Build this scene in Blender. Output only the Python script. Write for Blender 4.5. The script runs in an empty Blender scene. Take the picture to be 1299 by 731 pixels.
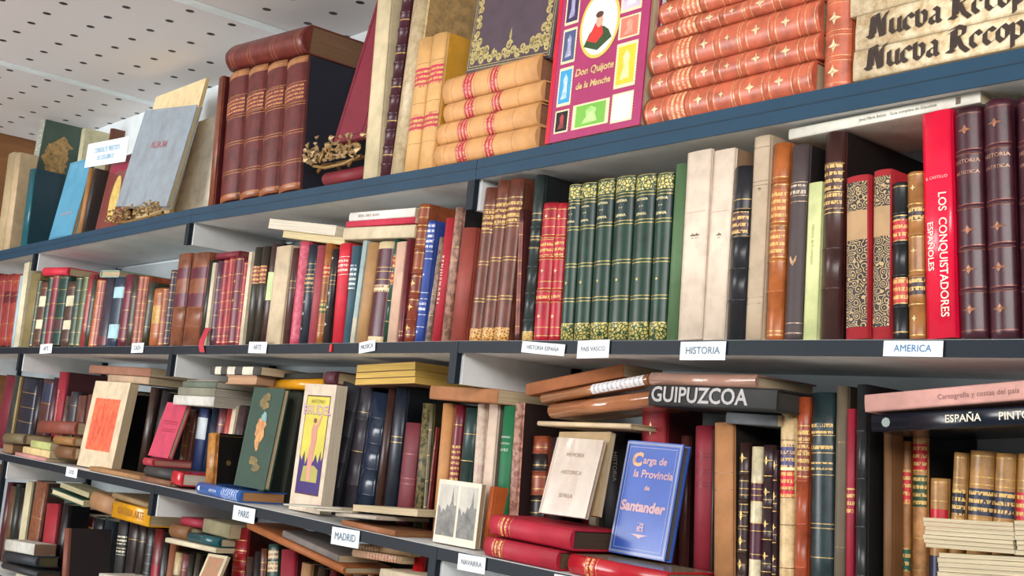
import bpy, math, random
import numpy as np
from mathutils import Matrix, Vector
random.seed(7)
SC=bpy.context.scene; COL=SC.collection
W,H=1299,731
# ---------------------------------------------------------------- camera
F,YAW,PIT,ROL,CD,CH=1527.64,-0.8798178,0.1307844,0.0972062,1.364034,-0.1822585
ZO=1.70                       # height of the second shelf's top above the floor
def rotm(y,p,r):
    cy,sy=math.cos(y),math.sin(y);cp,sp=math.cos(p),math.sin(p);cr,sr=math.cos(r),math.sin(r)
    fwd=np.array([sy*cp,cy*cp,sp]); right=np.array([cy,-sy,0.]); up=np.cross(right,fwd)
    return np.array([right*cr+up*sr, -right*sr+up*cr, fwd])
RM=rotm(YAW,PIT,ROL); CP=np.array([0,-CD,CH+ZO])
def ray(px,py): return RM.T@np.array([(px-W/2)/F,(H/2-py)/F,1.])
def at(px,py,Y=0.0):
    d=ray(px,py); return Vector(CP+d*(Y-CP[1])/d[1])
def atz(px,py,Z):
    d=ray(px,py); return Vector(CP+d*(Z-CP[2])/d[2])
cam=bpy.data.objects.new('camera',bpy.data.cameras.new('camera')); COL.objects.link(cam)
cam.data.sensor_width=36; cam.data.lens=F*36/W; cam.data.clip_start=.05
m=Matrix(((RM[0][0],RM[1][0],-RM[2][0],CP[0]),(RM[0][1],RM[1][1],-RM[2][1],CP[1]),(RM[0][2],RM[1][2],-RM[2][2],CP[2]),(0,0,0,1)))
cam.matrix_world=m; SC.camera=cam
# ---------------------------------------------------------------- materials
def lin(h):
    h=h.lstrip('#'); r=[int(h[i:i+2],16)/255 for i in (0,2,4)]
    return tuple([(c/12.92 if c<=.04045 else ((c+.055)/1.055)**2.4) for c in r])+(1,)
_M={}
def mat(kind,hx='808080',hx2=None):
    key=(kind,hx,hx2)
    if key in _M: return _M[key]
    mt=bpy.data.materials.new(kind+'_'+hx); mt.use_nodes=True
    nt=mt.node_tree; N=nt.nodes; L=nt.links; b=N['Principled BSDF']
    tc=N.new('ShaderNodeTexCoord'); oi=N.new('ShaderNodeObjectInfo')
    ad=N.new('ShaderNodeVectorMath'); ad.operation='MULTIPLY_ADD'
    sc=N.new('ShaderNodeVectorMath'); sc.operation='SCALE'; sc.inputs[0].default_value=(7,3,11); L.new(oi.outputs['Random'],sc.inputs['Scale'])
    av=N.new('ShaderNodeVectorMath'); av.operation='ADD'; L.new(tc.outputs['Object'],av.inputs[0]); L.new(sc.outputs[0],av.inputs[1])
    V=av.outputs[0]
    def noise(s,det=4,vec=V,rough=.6):
        n=N.new('ShaderNodeTexNoise'); n.inputs['Scale'].default_value=s; n.inputs['Detail'].default_value=det; n.inputs['Roughness'].default_value=rough; L.new(vec,n.inputs['Vector']); return n.outputs['Fac']
    def ramp(fac,stops,const=False):
        r=N.new('ShaderNodeValToRGB'); L.new(fac,r.inputs[0]); e=r.color_ramp.elements
        if const: r.color_ramp.interpolation='CONSTANT'
        while len(e)<len(stops): e.new(.5)
        for i,(p,c) in enumerate(stops): e[i].position=p; e[i].color=c
        return r.outputs[0]
    def mapv(s):
        mp=N.new('ShaderNodeMapping'); mp.inputs['Scale'].default_value=s; L.new(V,mp.inputs[0]); return mp.outputs[0]
    def mix(f,a,c):
        x=N.new('ShaderNodeMix'); x.data_type='RGBA'
        if hasattr(f,'is_output'): L.new(f,x.inputs[0])
        else: x.inputs[0].default_value=f
        for s,i in ((a,6),(c,7)):
            if hasattr(s,'is_output'): L.new(s,x.inputs[i])
            else: x.inputs[i].default_value=s
        return x.outputs[2]
    def bump(h,st,dist=.001):
        bp=N.new('ShaderNodeBump'); bp.inputs['Strength'].default_value=st; bp.inputs['Distance'].default_value=dist; L.new(h,bp.inputs['Height']); L.new(bp.outputs[0],b.inputs['Normal'])
    def mul(c,k): return (min(1,c[0]*k),min(1,c[1]*k),min(1,c[2]*k),1)
    c=lin(hx)
    if kind in('leather','cloth','gloss','mottle'):
        lm=max(c[:3]); k_=.72+.28*min(1,lm*1.6); c=(c[0]*k_,c[1]*k_,c[2]*k_,1)
    GOLD=lin(hx2) if hx2 else (tuple(min(1,v*2.1+.01) for v in c[:3])+(1,) if kind in('marble','mottle') else lin('d9b368'))
    rough=.5
    if kind=='leather':
        n=noise(38,5); col=ramp(n,[(.25,mul(c,.45)),(.5,mul(c,.92)),(.78,mul(c,1.25))]); L.new(col,b.inputs['Base Color'])
        bump(noise(420,3),.25,.0006); rough=.36
    elif kind=='cloth':
        n=noise(25,4); col=ramp(n,[(.25,mul(c,.82)),(.75,mul(c,1.18))]); L.new(col,b.inputs['Base Color']); bump(noise(900,2),.15,.0004); rough=.6
    elif kind=='gloss':
        n=noise(14,3); col=ramp(n,[(.3,mul(c,.9)),(.7,mul(c,1.12))]); L.new(col,b.inputs['Base Color']); rough=.2
    elif kind=='plastic':   # paper under wrinkled clear film
        n=noise(30,4); col=ramp(n,[(.3,mul(c,.9)),(.7,mul(c,1.1))]); L.new(col,b.inputs['Base Color'])
        vo=noise(11,1.5,mapv((1,1.2,.6)),.4); bump(vo,1.0,.03); rough=.1; b.inputs['Coat Weight'].default_value=1; b.inputs['Coat Roughness'].default_value=.08
    elif kind=='paper':
        n=noise(30,5); col=ramp(n,[(.28,mul(c,.78)),(.55,c),(.8,mul(c,1.1))]); L.new(col,b.inputs['Base Color']); rough=.78
    elif kind=='gilt':
        n=noise(260,3); col=ramp(n,[(.38,mul(c,.55)),(.58,c)]); L.new(col,b.inputs['Base Color']); b.inputs['Metallic'].default_value=.35; rough=.4
    elif kind in('text','print'):
        # rows of small illegible marks on the coloured ground
        sep=N.new('ShaderNodeSeparateXYZ'); L.new(tc.outputs['Object'],sep.inputs[0])
        s1=N.new('ShaderNodeMath'); s1.operation='MULTIPLY'; s1.inputs[1].default_value=2*math.pi/.0105; L.new(sep.outputs['Z'],s1.inputs[0])
        s2=N.new('ShaderNodeMath'); s2.operation='SINE'; L.new(s1.outputs[0],s2.inputs[0])
        s3=N.new('ShaderNodeMath'); s3.operation='GREATER_THAN'; s3.inputs[1].default_value=.05; L.new(s2.outputs[0],s3.inputs[0])
        n=noise(1,2,mapv((480,480,120))); s4=N.new('ShaderNodeMath'); s4.operation='GREATER_THAN'; s4.inputs[1].default_value=.46; L.new(n,s4.inputs[0])
        s5=N.new('ShaderNodeMath'); s5.operation='MULTIPLY'; L.new(s3.outputs[0],s5.inputs[0]); L.new(s4.outputs[0],s5.inputs[1])
        L.new(mix(s5.outputs[0],c,GOLD),b.inputs['Base Color']); rough=.45
    elif kind=='orn':
        v=N.new('ShaderNodeTexVoronoi'); v.feature='DISTANCE_TO_EDGE'; v.inputs['Scale'].default_value=170; L.new(V,v.inputs['Vector'])
        n=noise(300,3); a=N.new('ShaderNodeMath'); a.operation='ADD'; L.new(v.outputs['Distance'],a.inputs[0])
        m2=N.new('ShaderNodeMath'); m2.operation='MULTIPLY'; m2.inputs[1].default_value=.35; L.new(n,m2.inputs[0]); L.new(m2.outputs[0],a.inputs[1])
        col=ramp(a.outputs[0],[(0,GOLD),(.27,GOLD),(.3,c)],True); L.new(col,b.inputs['Base Color']); rough=.42
    elif kind=='scroll':
        v=N.new('ShaderNodeTexVoronoi'); v.inputs['Scale'].default_value=95; L.new(V,v.inputs['Vector'])
        k1=N.new('ShaderNodeMath'); k1.operation='MULTIPLY'; k1.inputs[1].default_value=26; L.new(v.outputs['Distance'],k1.inputs[0])
        n=noise(160,2); k2=N.new('ShaderNodeMath'); k2.operation='MULTIPLY_ADD'; k2.inputs[1].default_value=5; L.new(n,k2.inputs[0]); L.new(k1.outputs[0],k2.inputs[2])
        k3=N.new('ShaderNodeMath'); k3.operation='SINE'; L.new(k2.outputs[0],k3.inputs[0])
        col=ramp(k3.outputs[0],[(0,c),(.42,GOLD)],True); L.new(col,b.inputs['Base Color']); rough=.5
    elif kind=='pages':
        n=noise(1,3,mapv((1500,9,9))); col=ramp(n,[(.3,mul(c,.62)),(.65,mul(c,1.1))]); L.new(col,b.inputs['Base Color']); bump(n,.3,.0006); rough=.85
    elif kind=='marble':
        v=N.new('ShaderNodeTexVoronoi'); v.inputs['Scale'].default_value=110; L.new(V,v.inputs['Vector'])
        n=noise(90,5); col=ramp(n,[(.42,c),(.56,GOLD)]); L.new(col,b.inputs['Base Color']); rough=.5
    elif kind=='mottle':
        n=noise(55,6,V,.7); col=ramp(n,[(.3,c),(.6,GOLD)]); L.new(col,b.inputs['Base Color']); bump(noise(300,3),.2,.0005); rough=.42
    elif kind=='paint':
        n=noise(9,4); col=ramp(n,[(.3,mul(c,.9)),(.7,mul(c,1.08))]); L.new(col,b.inputs['Base Color']); rough=.55; b.inputs['Specular IOR Level'].default_value=.25; bump(noise(500,2),.05,.0005)
    elif kind=='wood':
        n=noise(1,5,mapv((3,3,40))); col=ramp(n,[(.3,mul(c,.75)),(.7,mul(c,1.2))]); L.new(col,b.inputs['Base Color']); rough=.5
    elif kind=='metal':
        L.new(ramp(noise(80,4),[(.3,mul(c,.5)),(.7,c)]),b.inputs['Base Color']); b.inputs['Metallic'].default_value=.3; rough=.38
    else:
        b.inputs['Base Color'].default_value=c
    b.inputs['Roughness'].default_value=rough
    _M[key]=mt; return mt
# ---------------------------------------------------------------- mesh helpers
def mk(name,verts,faces,mats,fm=None,parent=None,smooth=None):
    me=bpy.data.meshes.new(name); me.from_pydata([tuple(v) for v in verts],[],faces)
    for x in (mats if isinstance(mats,(list,tuple)) else [mats]): me.materials.append(x)
    if fm: me.polygons.foreach_set('material_index',fm)
    if smooth: me.polygons.foreach_set('use_smooth',smooth)
    me.update(); o=bpy.data.objects.new(name,me); COL.objects.link(o)
    if parent: o.parent=parent
    return o
def boxgeo(x0,x1,y0,y1,z0,z1,base=0):
    v=[(x0,y0,z0),(x1,y0,z0),(x1,y1,z0),(x0,y1,z0),(x0,y0,z1),(x1,y0,z1),(x1,y1,z1),(x0,y1,z1)]
    f=[(0,3,2,1),(4,5,6,7),(0,1,5,4),(1,2,6,5),(2,3,7,6),(3,0,4,7)]
    return v,[tuple(i+base for i in q) for q in f]
def box(name,x0,x1,y0,y1,z0,z1,mt,parent=None,bev=0):
    v,f=boxgeo(x0,x1,y0,y1,z0,z1); o=mk(name,v,f,mt,parent=parent)
    if bev:
        md=o.modifiers.new('bevel','BEVEL'); md.width=bev; md.segments=2
    return o
def empty(name,label=None,cat=None,group=None):
    o=bpy.data.objects.new(name,None); COL.objects.link(o); o.empty_display_size=.03
    if label: o['label']=label
    if cat: o['category']=cat
    if group: o['group']=group
    return o
def frame_to(o,O,X,Y,Z):
    o.matrix_world=Matrix(((X[0],Y[0],Z[0],O[0]),(X[1],Y[1],Z[1],O[1]),(X[2],Y[2],Z[2],O[2]),(0,0,0,1)))
# ---------------------------------------------------------------- the book
class Book: pass
def make_book(w,d,h,c='6b2a24',k='leather',board=None,bk=None,pages='cdb996',bulge=None,ribs=(),segs=(),gilt=(),half=False,
              stars=None,ast=1.0,name='book',paper=False,gc='d9b368',ghost=False):
    """local frame: x = thickness, y = from spine (0) to fore edge, z = height"""
    B=Book(); B.w,B.d,B.h=w,d,h
    R=empty(name); B.root=R
    if bulge is None: bulge=min(.28*w,.009)
    if k=='paper' : bulge=min(bulge,.0015)
    B.bulge=bulge
    bt=min(.0032,w*.14) if k!='paper' else min(.0008,w*.1)
    sp=mat(k,c); bd=mat(bk or k,board or c)
    mats=[sp,bd]; idx={}
    def mi(mm):
        if mm not in mats: mats.append(mm)
        return mats.index(mm)
    def sy(x):
        t=max(-1,min(1,2*x/w-1)); return bulge*(t*t) if bulge else 0
    B.sy=sy
    n=8 if w>.012 else 5
    e=.0008
    gl=[(z,z+max(.0011,.0045*h),gc) for z in [g*h for g in gilt]]
    zs={0.,h}
    for a,b_,*_ in segs: zs|={a*h,b_*h}
    rb=[]
    for r in ribs:
        z=r*h; hw=max(.0018,.007*h); rb.append((z-hw,z+hw)); zs|={z-hw,z-hw+e,z+hw-e,z+hw}
    for a,b_,_ in gl: zs|={a,b_}
    zs=sorted(z for z in zs if 0<=z<=h); zz=[zs[0]]
    for z in zs[1:]:
        if z-zz[-1]>1e-5: zz.append(z)
    hl=.3*d if half else .0
    prof=[]   # (x,y,isSpine)
    prof.append((0,d))
    if half: prof.append((0,min(hl,.05)))
    jy=bulge+.006
    prof.append((0,jy)); prof.append((.0007,bulge+.003))
    s0=len(prof)
    for i in range(n+1):
        x=w*i/n; prof.append((x,sy(x)))
    s1=len(prof)-1
    prof.append((w-.0007,bulge+.003)); prof.append((w,jy))
    if half: prof.append((w,min(hl,.05)))
    prof.append((w,d)); no=len(prof)
    inner=[(w-bt,d),(w-bt,bulge+bt),(bt,bulge+bt),(bt,d)]
    allp=prof+inner; Np=len(allp)
    rh=.0016 if w>.012 else .001
    V=[];
    for z in zz:
        off=0
        for a,b_ in rb:
            if a+e*.5<z<b_-e*.5: off=rh
        if z==0 or z==h: off=-.0004
        for i,(x,y) in enumerate(allp):
            if s0<=i<=s1: y=y-off
            V.append((x,y,z))
    Fc=[];fm=[];sm=[]
    def segm(zm):
        for a,b_,g in gl:
            if a<=zm<=b_: return mi(mat('gilt',g))
        r=0
        for s in segs:
            if s[0]*h<=zm<=s[1]*h and len(s)>2: r=mi(mat(s[3] if len(s)>3 else k,s[2],s[4] if len(s)>4 else None))
        return r
    for j in range(len(zz)-1):
        zm=(zz[j]+zz[j+1])/2; sg=segm(zm)
        for i in range(Np):
            i2=(i+1)%Np
            Fc.append((j*Np+i,j*Np+i2,(j+1)*Np+i2,(j+1)*Np+i))
            if s0<=i<s1: fm.append(sg);sm.append(True)
            elif i<no-1:
                inb=(half and (i==0 or i==no-2)) or (not half and (i<s0-2 or i>s1+1))
                fm.append(1 if inb else 0); sm.append(False)
            else: fm.append(1);sm.append(False)
    Fc.append(tuple(range(Np-1,-1,-1))); Fc.append(tuple((len(zz)-1)*Np+i for i in range(Np))); fm+=[0,0]; sm+=[False,False]
    if stars:
        gm=mi(mat('gilt',stars[1]))
        for (zf,sz) in stars[0]:
            cx,cz=w/2,zf*h; b0=len(V)
            V.append((cx,sy(cx)-.0006,cz))
            for q in range(8):
                a=q*math.pi/4; r=min(sz,w*.46) if q%2==0 else min(sz,w*.46)*.38
                x=cx+r*math.cos(a); V.append((x,sy(x)-.0007,cz+r*math.sin(a)*ast*sz/min(sz,w*.46)))
            for q in range(8): Fc.append((b0,b0+1+q,b0+1+(q+1)%8)); fm.append(gm); sm.append(False)
    mk('cover',V,Fc,mats,fm,R,sm)
    if k=='paper': v,f=boxgeo(bt,w-bt,bulge+bt,d-.0005,.0004,h-.0004)
    else: v,f=boxgeo(bt,w-bt,bulge+bt,d-.004,.0035,h-.0035)
    mk('page_block',v,f,mat('pages',pages),parent=R)
    return B
def label_patch(B,z0,z1,c,k='text',gc=None,name='title_label'):
    w=B.w; n=6; vs=[];
    for z in (z0*B.h,z1*B.h):
        for i in range(n+1):
            x=w*(.05+.9*i/n); vs.append((x,B.sy(x)-.0009,z))
    fs=[(i,i+1,n+2+i,n+1+i) for i in range(n)]
    o=mk(name,vs,fs,mat(k,c,gc),parent=B.root,smooth=[True]*n)
    return o
# ---------------------------------------------------------------- text
_T={}
def text2d(s,size,off=0.0,shear=0.0):
    key=(s,size,off,shear)
    if key in _T: return _T[key]
    cu=bpy.data.curves.new('t','FONT'); cu.body=s; cu.size=size; cu.align_x='CENTER'; cu.align_y='CENTER'; cu.offset=off; cu.shear=shear; cu.resolution_u=3
    ob=bpy.data.objects.new('t',cu); COL.objects.link(ob)
    dg=bpy.context.evaluated_depsgraph_get(); me=bpy.data.meshes.new_from_object(ob.evaluated_get(dg))
    vs=[(v.co.x,v.co.y) for v in me.vertices]; fs=[tuple(p.vertices) for p in me.polygons]
    bpy.data.objects.remove(ob); bpy.data.curves.remove(cu); bpy.data.meshes.remove(me)
    _T[key]=(vs,fs); return vs,fs
def spine_geo(B,geo,mode,xf,zf,mt,name='spine_lettering',off=.0008):
    vs,fs=geo; cx,cz=xf*B.w,zf*B.h; out=[]
    for u,v in vs:
        if mode=='h': x,z=cx+u,cz+v
        elif mode=='td': x,z=cx+v,cz-u
        else: x,z=cx-v,cz+u
        out.append((x,B.sy(x)-off,z))
    return mk(name,out,fs,mt,parent=B.root)
def spine_text(B,s,size,mode='td',xf=.5,zf=.5,c='e8d9b0',k='gilt',off=0.0):
    return spine_geo(B,text2d(s,size,off),mode,xf,zf,mat(k,c))
def cover_geo(B,geo,yf,zf,mt,name='cover_lettering',o=.0006):
    vs,fs=geo
    return mk(name,[(B.w+o,yf*B.d+u,zf*B.h+v) for u,v in vs],fs,mt,parent=B.root)
def rect(w,h): return [(-w/2,-h/2),(w/2,-h/2),(w/2,h/2),(-w/2,h/2)],[(0,1,2,3)]
def cpatch(B,y0,y1,z0,z1,mt,name='cover_panel',o=.0004):
    return mk(name,[(B.w+o,y0*B.d,z0*B.h),(B.w+o,y1*B.d,z0*B.h),(B.w+o,y1*B.d,z1*B.h),(B.w+o,y0*B.d,z1*B.h)],[(0,1,2,3)],mt,parent=B.root)
def cframe(B,m0,t,mt,name='cover_border',o=.0006,box4=None):
    y0,y1,z0,z1=box4 or (m0,B.d-m0,m0,B.h-m0); P=[]
    for q in (0,t): P+=[(B.w+o,y0+q,z0+q),(B.w+o,y1-q,z0+q),(B.w+o,y1-q,z1-q),(B.w+o,y0+q,z1-q)]
    return mk(name,P,[(i,(i+1)%4,4+(i+1)%4,4+i) for i in range(4)],mt,parent=B.root)
def poly2d(pts): return pts,[tuple(range(len(pts)))]
def blob(a,b,n=14,cx=0,cy=0):
    return poly2d([(cx+a*random.uniform(.55,1.1)*math.cos(2*math.pi*i/n),cy+b*random.uniform(.55,1.1)*math.sin(2*math.pi*i/n)) for i in range(n)])
def ell(a,b,n=24,cx=0,cy=0): return poly2d([(cx+a*math.cos(2*math.pi*i/n),cy+b*math.sin(2*math.pi*i/n)) for i in range(n)])
def strokes(glyphs,adv,size,nib):
    vs=[];fs=[];x0=0
    nx,ny=nib
    for g,a in zip(glyphs,adv):
        for pl in g:
            for (p,q) in zip(pl[:-1],pl[1:]):
                b=len(vs)
                for (x,y) in (p,q):
                    vs.append(((x0+x)*size-nx/2,y*size-ny/2)); vs.append(((x0+x)*size+nx/2,y*size+ny/2))
                fs.append((b,b+1,b+3,b+2))
        x0+=a
    return vs,fs
# ---------------------------------------------------------------- shelves' heights (each bay hangs a few millimetres off level)
XA=at(603,228).x; XB=at(241,284).x; XC=at(45,322).x
BX=[-5.15,XC,XB,XA,-.45]
def row_pts(lst): return sorted([(at(x,y).x,at(x,y).z) for x,y in lst])
R1=row_pts([(1299,60),(605,202),(241,265),(49,307),(0,318)])
R2=row_pts([(1299,430),(603,432),(219,439),(24,440.5),(0,441)])
R3=row_pts([(640,712),(555,694),(195,615),(0,575)])
Z4=ZO-.755
def sh(row,X):
    if row==4: return Z4
    P={1:R1,2:R2,3:R3}[row]
    if X<=P[0][0]: a,b=P[0],P[1]
    elif X>=P[-1][0]: a,b=P[-2],P[-1]
    else:
        for a,b in zip(P[:-1],P[1:]):
            if a[0]<=X<=b[0]: break
    return a[1]+(b[1]-a[1])*(X-a[0])/(b[0]-a[0])
RN={1:'top shelf',2:'second shelf',3:'third shelf',4:'lowest shelf'}
ITEMS=[]   # records used to write the labels
KW={'leather':'leather','cloth':'clothbound','paper':'paper-covered','gloss':'glossy','mottle':'mottled leather','marble':'marbled','plastic':'plastic-wrapped','orn':'gilt patterned'}
def rec(B,row,cd,noun,ex,lab,grp,how):
    B.cd,B.noun,B.ex,B.lab,B.grp,B.row,B.how=cd,noun,ex,lab,grp,row,how; ITEMS.append(B)
    B.root['category']='book'
RIB5=(.16,.33,.5,.67,.84)
LAST={}
def S(row,xl,xr,yt,c,cd,ex='',xt=None,Y=.012,yr=None,d=None,k='leather',lab=None,grp=None,zb=None,tl=(),seq=True,**o):
    """a book standing upright, given by where its spine stands along the shelf, its width and height"""
    if yr is None: yr={1:200,2:433,3:640,4:720}[row]
    P=at(xl,yr,Y); Q=at(xr,yr,Y)
    if row==2 or row==1:
        # base line of the row in the photograph
        pass
    T=at(xt if xt is not None else xl,yt,Y) if xt is not None else None
    z0=zb if zb is not None else sh(row,P.x)+.0013
    if T is not None:
        lean=math.atan2(T.x-P.x,T.z-P.z)
        # foot of the spine on the shelf
        x0=P.x-math.tan(lean)*(P.z-z0)
        wv=(Q.x-P.x)*math.cos(lean)
        h=(at(T and xt+ (xr-xl)*.4,yt,Y).z-z0)/math.cos(lean)
    else:
        lean=0; x0=P.x; wv=Q.x-P.x
        s=(xl-1776)/(yr+11193.)
        h=at((xl+xr)/2-s*(yr-yt),yt,Y).z-z0
    wv=max(.004,wv-.0006)
    pr=LAST.get(row)
    if seq and pr:
        px0,pw,pl,ph=pr; right=lambda z: px0+pw/math.cos(pl)+math.tan(pl)*z if z<ph else px0
        g=x0-right(0)-.0003
        if g<0:
            sh_=min(-g,.05); cut=min(sh_,wv*.45); x0+=sh_; wv=max(.004,wv-cut)
        hm=min(ph,h)*math.cos(lean)*.98
        g=(x0+math.tan(lean)*hm)-(px0+pw/math.cos(pl)+math.tan(pl)*hm)-.0003
        if g<0: lean=math.atan((math.tan(lean)*hm-g)/hm)
    if seq: LAST[row]=(x0,wv,lean,h)
    if lean>0: z0+=wv*math.sin(lean)
    if d is None: d=min(.62*h+.02,.27-Y,.2)
    kw=dict(o); kw.setdefault('name','book')
    B=make_book(wv,d,h,c,k,**kw)
    X=(math.cos(lean),0,-math.sin(lean)); Z=(math.sin(lean),0,math.cos(lean))
    frame_to(B.root,(x0,Y,z0),X,(0,1,0),Z)
    for t in tl: label_patch(B,*t)
    B.X=x0; B.lean=lean
    rec(B,row,cd,KW.get(k,k)+' book',ex,lab,grp,'stand')
    return B
TOPS={}
def orth(a,b): return (b-a*a.dot(b)).normalized()
def Ly(row,bl,br,tl,c,cd,ex='',Y1=.01,Y2=None,d=.16,k='paper',mode='spine',lab=None,grp=None,t=None,zb=None,lbs=(),**o):
    """a book lying flat: front bottom edge from bl to br, thickness from tl"""
    if Y2 is None: Y2=Y1
    P=at(*bl,Y1) ; Q=at(*br,Y2)
    if zb is not None: P=atz(*bl,zb); Q=atz(*br,zb)
    T=at(*tl,P.y); t0=(T-P).length
    for E_ in (P,Q):
        E_.z=max(E_.z,sh(row,E_.x)+.001)
    ymin,ymax=min(P.y,Q.y),max(P.y,Q.y)+d
    for (q0,q1,ya,yb,t_) in TOPS.get(row,[]):
        lo,hi=max(P.x,q0[0]),min(Q.x,q1[0])
        if hi-lo<.005 or min(ymax,yb)-max(ymin,ya)<.003: continue
        tz=lambda x:q0[1]+(q1[1]-q0[1])*(x-q0[0])/(q1[0]-q0[0])
        bz=lambda x:P.z+(Q.z-P.z)*(x-P.x)/(Q.x-P.x)
        dl=tz(lo)+.0005-bz(lo); dr=tz(hi)+.0005-bz(hi)
        if max(dl,dr)<=0 or max(dl,dr)>.022: continue
        if (bz(lo)+bz(hi))/2 < (tz(lo)+tz(hi))/2-t_*.6: continue
        # rest on the one below
        sl=(tz(hi)-tz(lo))/(hi-lo)
        c0=tz(lo)+.0005
        P.z=c0+sl*(P.x-lo); Q.z=c0+sl*(Q.x-lo)
    L=(Q-P).length; Z=(Q-P).normalized(); X=orth(Z,Vector((0,0,-1)))
    th=t or max(.45*t0,.004,(T-P).dot(-X)); kw=dict(o)
    up_=-X*th
    TOPS.setdefault(row,[]).append(((P.x+up_.x,P.z+up_.z),(Q.x+up_.x,Q.z+up_.z),ymin,ymax,th)); kw.setdefault('name','book')
    if mode=='spine':
        Yv=Z.cross(X); B=make_book(th,d,L,c,k,**kw); frame_to(B.root,P-X*th,X,Yv,Z)
    elif mode=='fore':
        Xu=-X; Yb=Z.cross(X); B=make_book(th,d,L,c,k,**kw); frame_to(B.root,P+Yb*d,Xu,-Yb,Z)
    else: # end: head of the book towards the room
        Yb=Z.cross(X); Xu=-X; B=make_book(th,L,d,c,k,**kw); frame_to(B.root,P,Xu,Z,Yb)
    for t_ in lbs: label_patch(B,*t_)
    B.X=(P.x+Q.x)/2
    rec(B,row,cd,KW.get(k,k)+' book',ex,lab,grp,'lie')
    return B
def Fo(row,bl,br,tl,t,c,cd,ex='',zb='shelf',Y0=None,Y1=None,k='paper',lab=None,grp=None,Ybr=None,drop=None,**o):
    """a book shown face out, leaning back; bl, br, tl are corners of the front cover"""
    if Y0 is None:
        z=sh(row,at(*bl).x)+.001 if zb=='shelf' else zb
        P=atz(*bl,z); Q=atz(*br,z)
    else:
        P=at(*bl,Y0); Q=at(*br,Y0 if Ybr is None else Ybr)
        if drop is not None: P.z=Q.z=(sh(row,P.x)+.0008 if drop is True else drop)
    Yv=(Q-P); d=Yv.length; Yv.normalize()
    r=Vector(ray(*tl)); C=Vector(CP)
    if Y1 is None:
        # the point on tl's ray that makes a right angle at the bottom corner
        s=(P-C).dot(Yv)/r.dot(Yv); T=C+r*s
    else: T=at(*tl,Y1)
    Z=orth(Yv,T-P); h=(T-P).dot(Z); X=Yv.cross(Z)
    kw=dict(o); kw.setdefault('name','book')
    B=make_book(t,d,h,c,k,bulge=kw.pop('bulge',.002),**kw); O=P-X*t
    if drop is not None or Y0 is None: O.z+=max(0,X.z*t)+.002
    frame_to(B.root,O,X,Yv,Z)
    B.X=(P.x+Q.x)/2
    rec(B,row,cd,KW.get(k,k)+' book',ex,lab,grp,'face')
    return B
# ---------------------------------------------------------------- the room
def struct(o): o['kind']='structure'; return o
ZC=ZO+.908; WY=.312; XL=-5.215
struct(box('floor',XL,2.2,-4.2,WY+.1,-.1,0,mat('paint','b9b2a6')))
struct(box('wall_back',XL,2.2,WY,WY+.1,0,ZC+.1,mat('paint','dfe6e8')))
struct(box('wall_left',XL-.1,XL,-4.2,WY+.1,0,ZC+.1,mat('wood','8a5a30')))
# perforated ceiling: panels with rows of round holes, parted by raised strips
def holes_mat():
    mt=bpy.data.materials.new('perforated_panel'); mt.use_nodes=True; nt=mt.node_tree; N=nt.nodes; L=nt.links; b=N['Principled BSDF']
    tc=N.new('ShaderNodeTexCoord'); sp=N.new('ShaderNodeSeparateXYZ'); L.new(tc.outputs['Object'],sp.inputs[0])
    def M(op,a,b_=None):
        x=N.new('ShaderNodeMath'); x.operation=op
        for s,i in ((a,0),(b_,1)):
            if s is None: continue
            if hasattr(s,'is_output'): L.new(s,x.inputs[i])
            else: x.inputs[i].default_value=s
        return x.outputs[0]
    def cell(s,p): return M('SUBTRACT',M('MULTIPLY',M('FRACT',M('DIVIDE',s,p)),p),p/2)
    gx=cell(sp.outputs['X'],.1305); gy=cell(sp.outputs['Y'],.1265)
    r=M('SQRT',M('ADD',M('POWER',gx,2.),M('POWER',gy,2.)))
    h=M('LESS_THAN',r,.0118)
    mx=N.new('ShaderNodeMix'); mx.data_type='RGBA'; L.new(h,mx.inputs[0]); mx.inputs[6].default_value=lin('dcd8d6'); mx.inputs[7].default_value=(.012,.012,.014,1)
    L.new(mx.outputs[2],b.inputs['Base Color']); b.inputs['Roughness'].default_value=.6
    return mt
HM=holes_mat()
seams=[-4.083+1.113*k for k in range(-1,6)]
yedge=WY
for k in range(len(seams)):
    x0=seams[k]; x1=x0+1.113
    xa=max(x0,XL); xb=min(x1,2.2)
    # object origin on the hole grid: first hole .121 m from the strip
    ox=x0+.121-.1305/2; oy=-.2-.1265/2
    v,f=boxgeo(xa-ox,xb-ox,-4.2-oy,WY+.1-oy,0,.03); o=mk('ceiling',v,f,HM); o.location=(ox,oy,ZC); struct(o)
    if k>0: struct(box('trim_%d'%k,x0-.028,x0+.012,-4.2,WY,ZC-.004,ZC+.001,mat('paint','e6eff0')))
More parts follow.
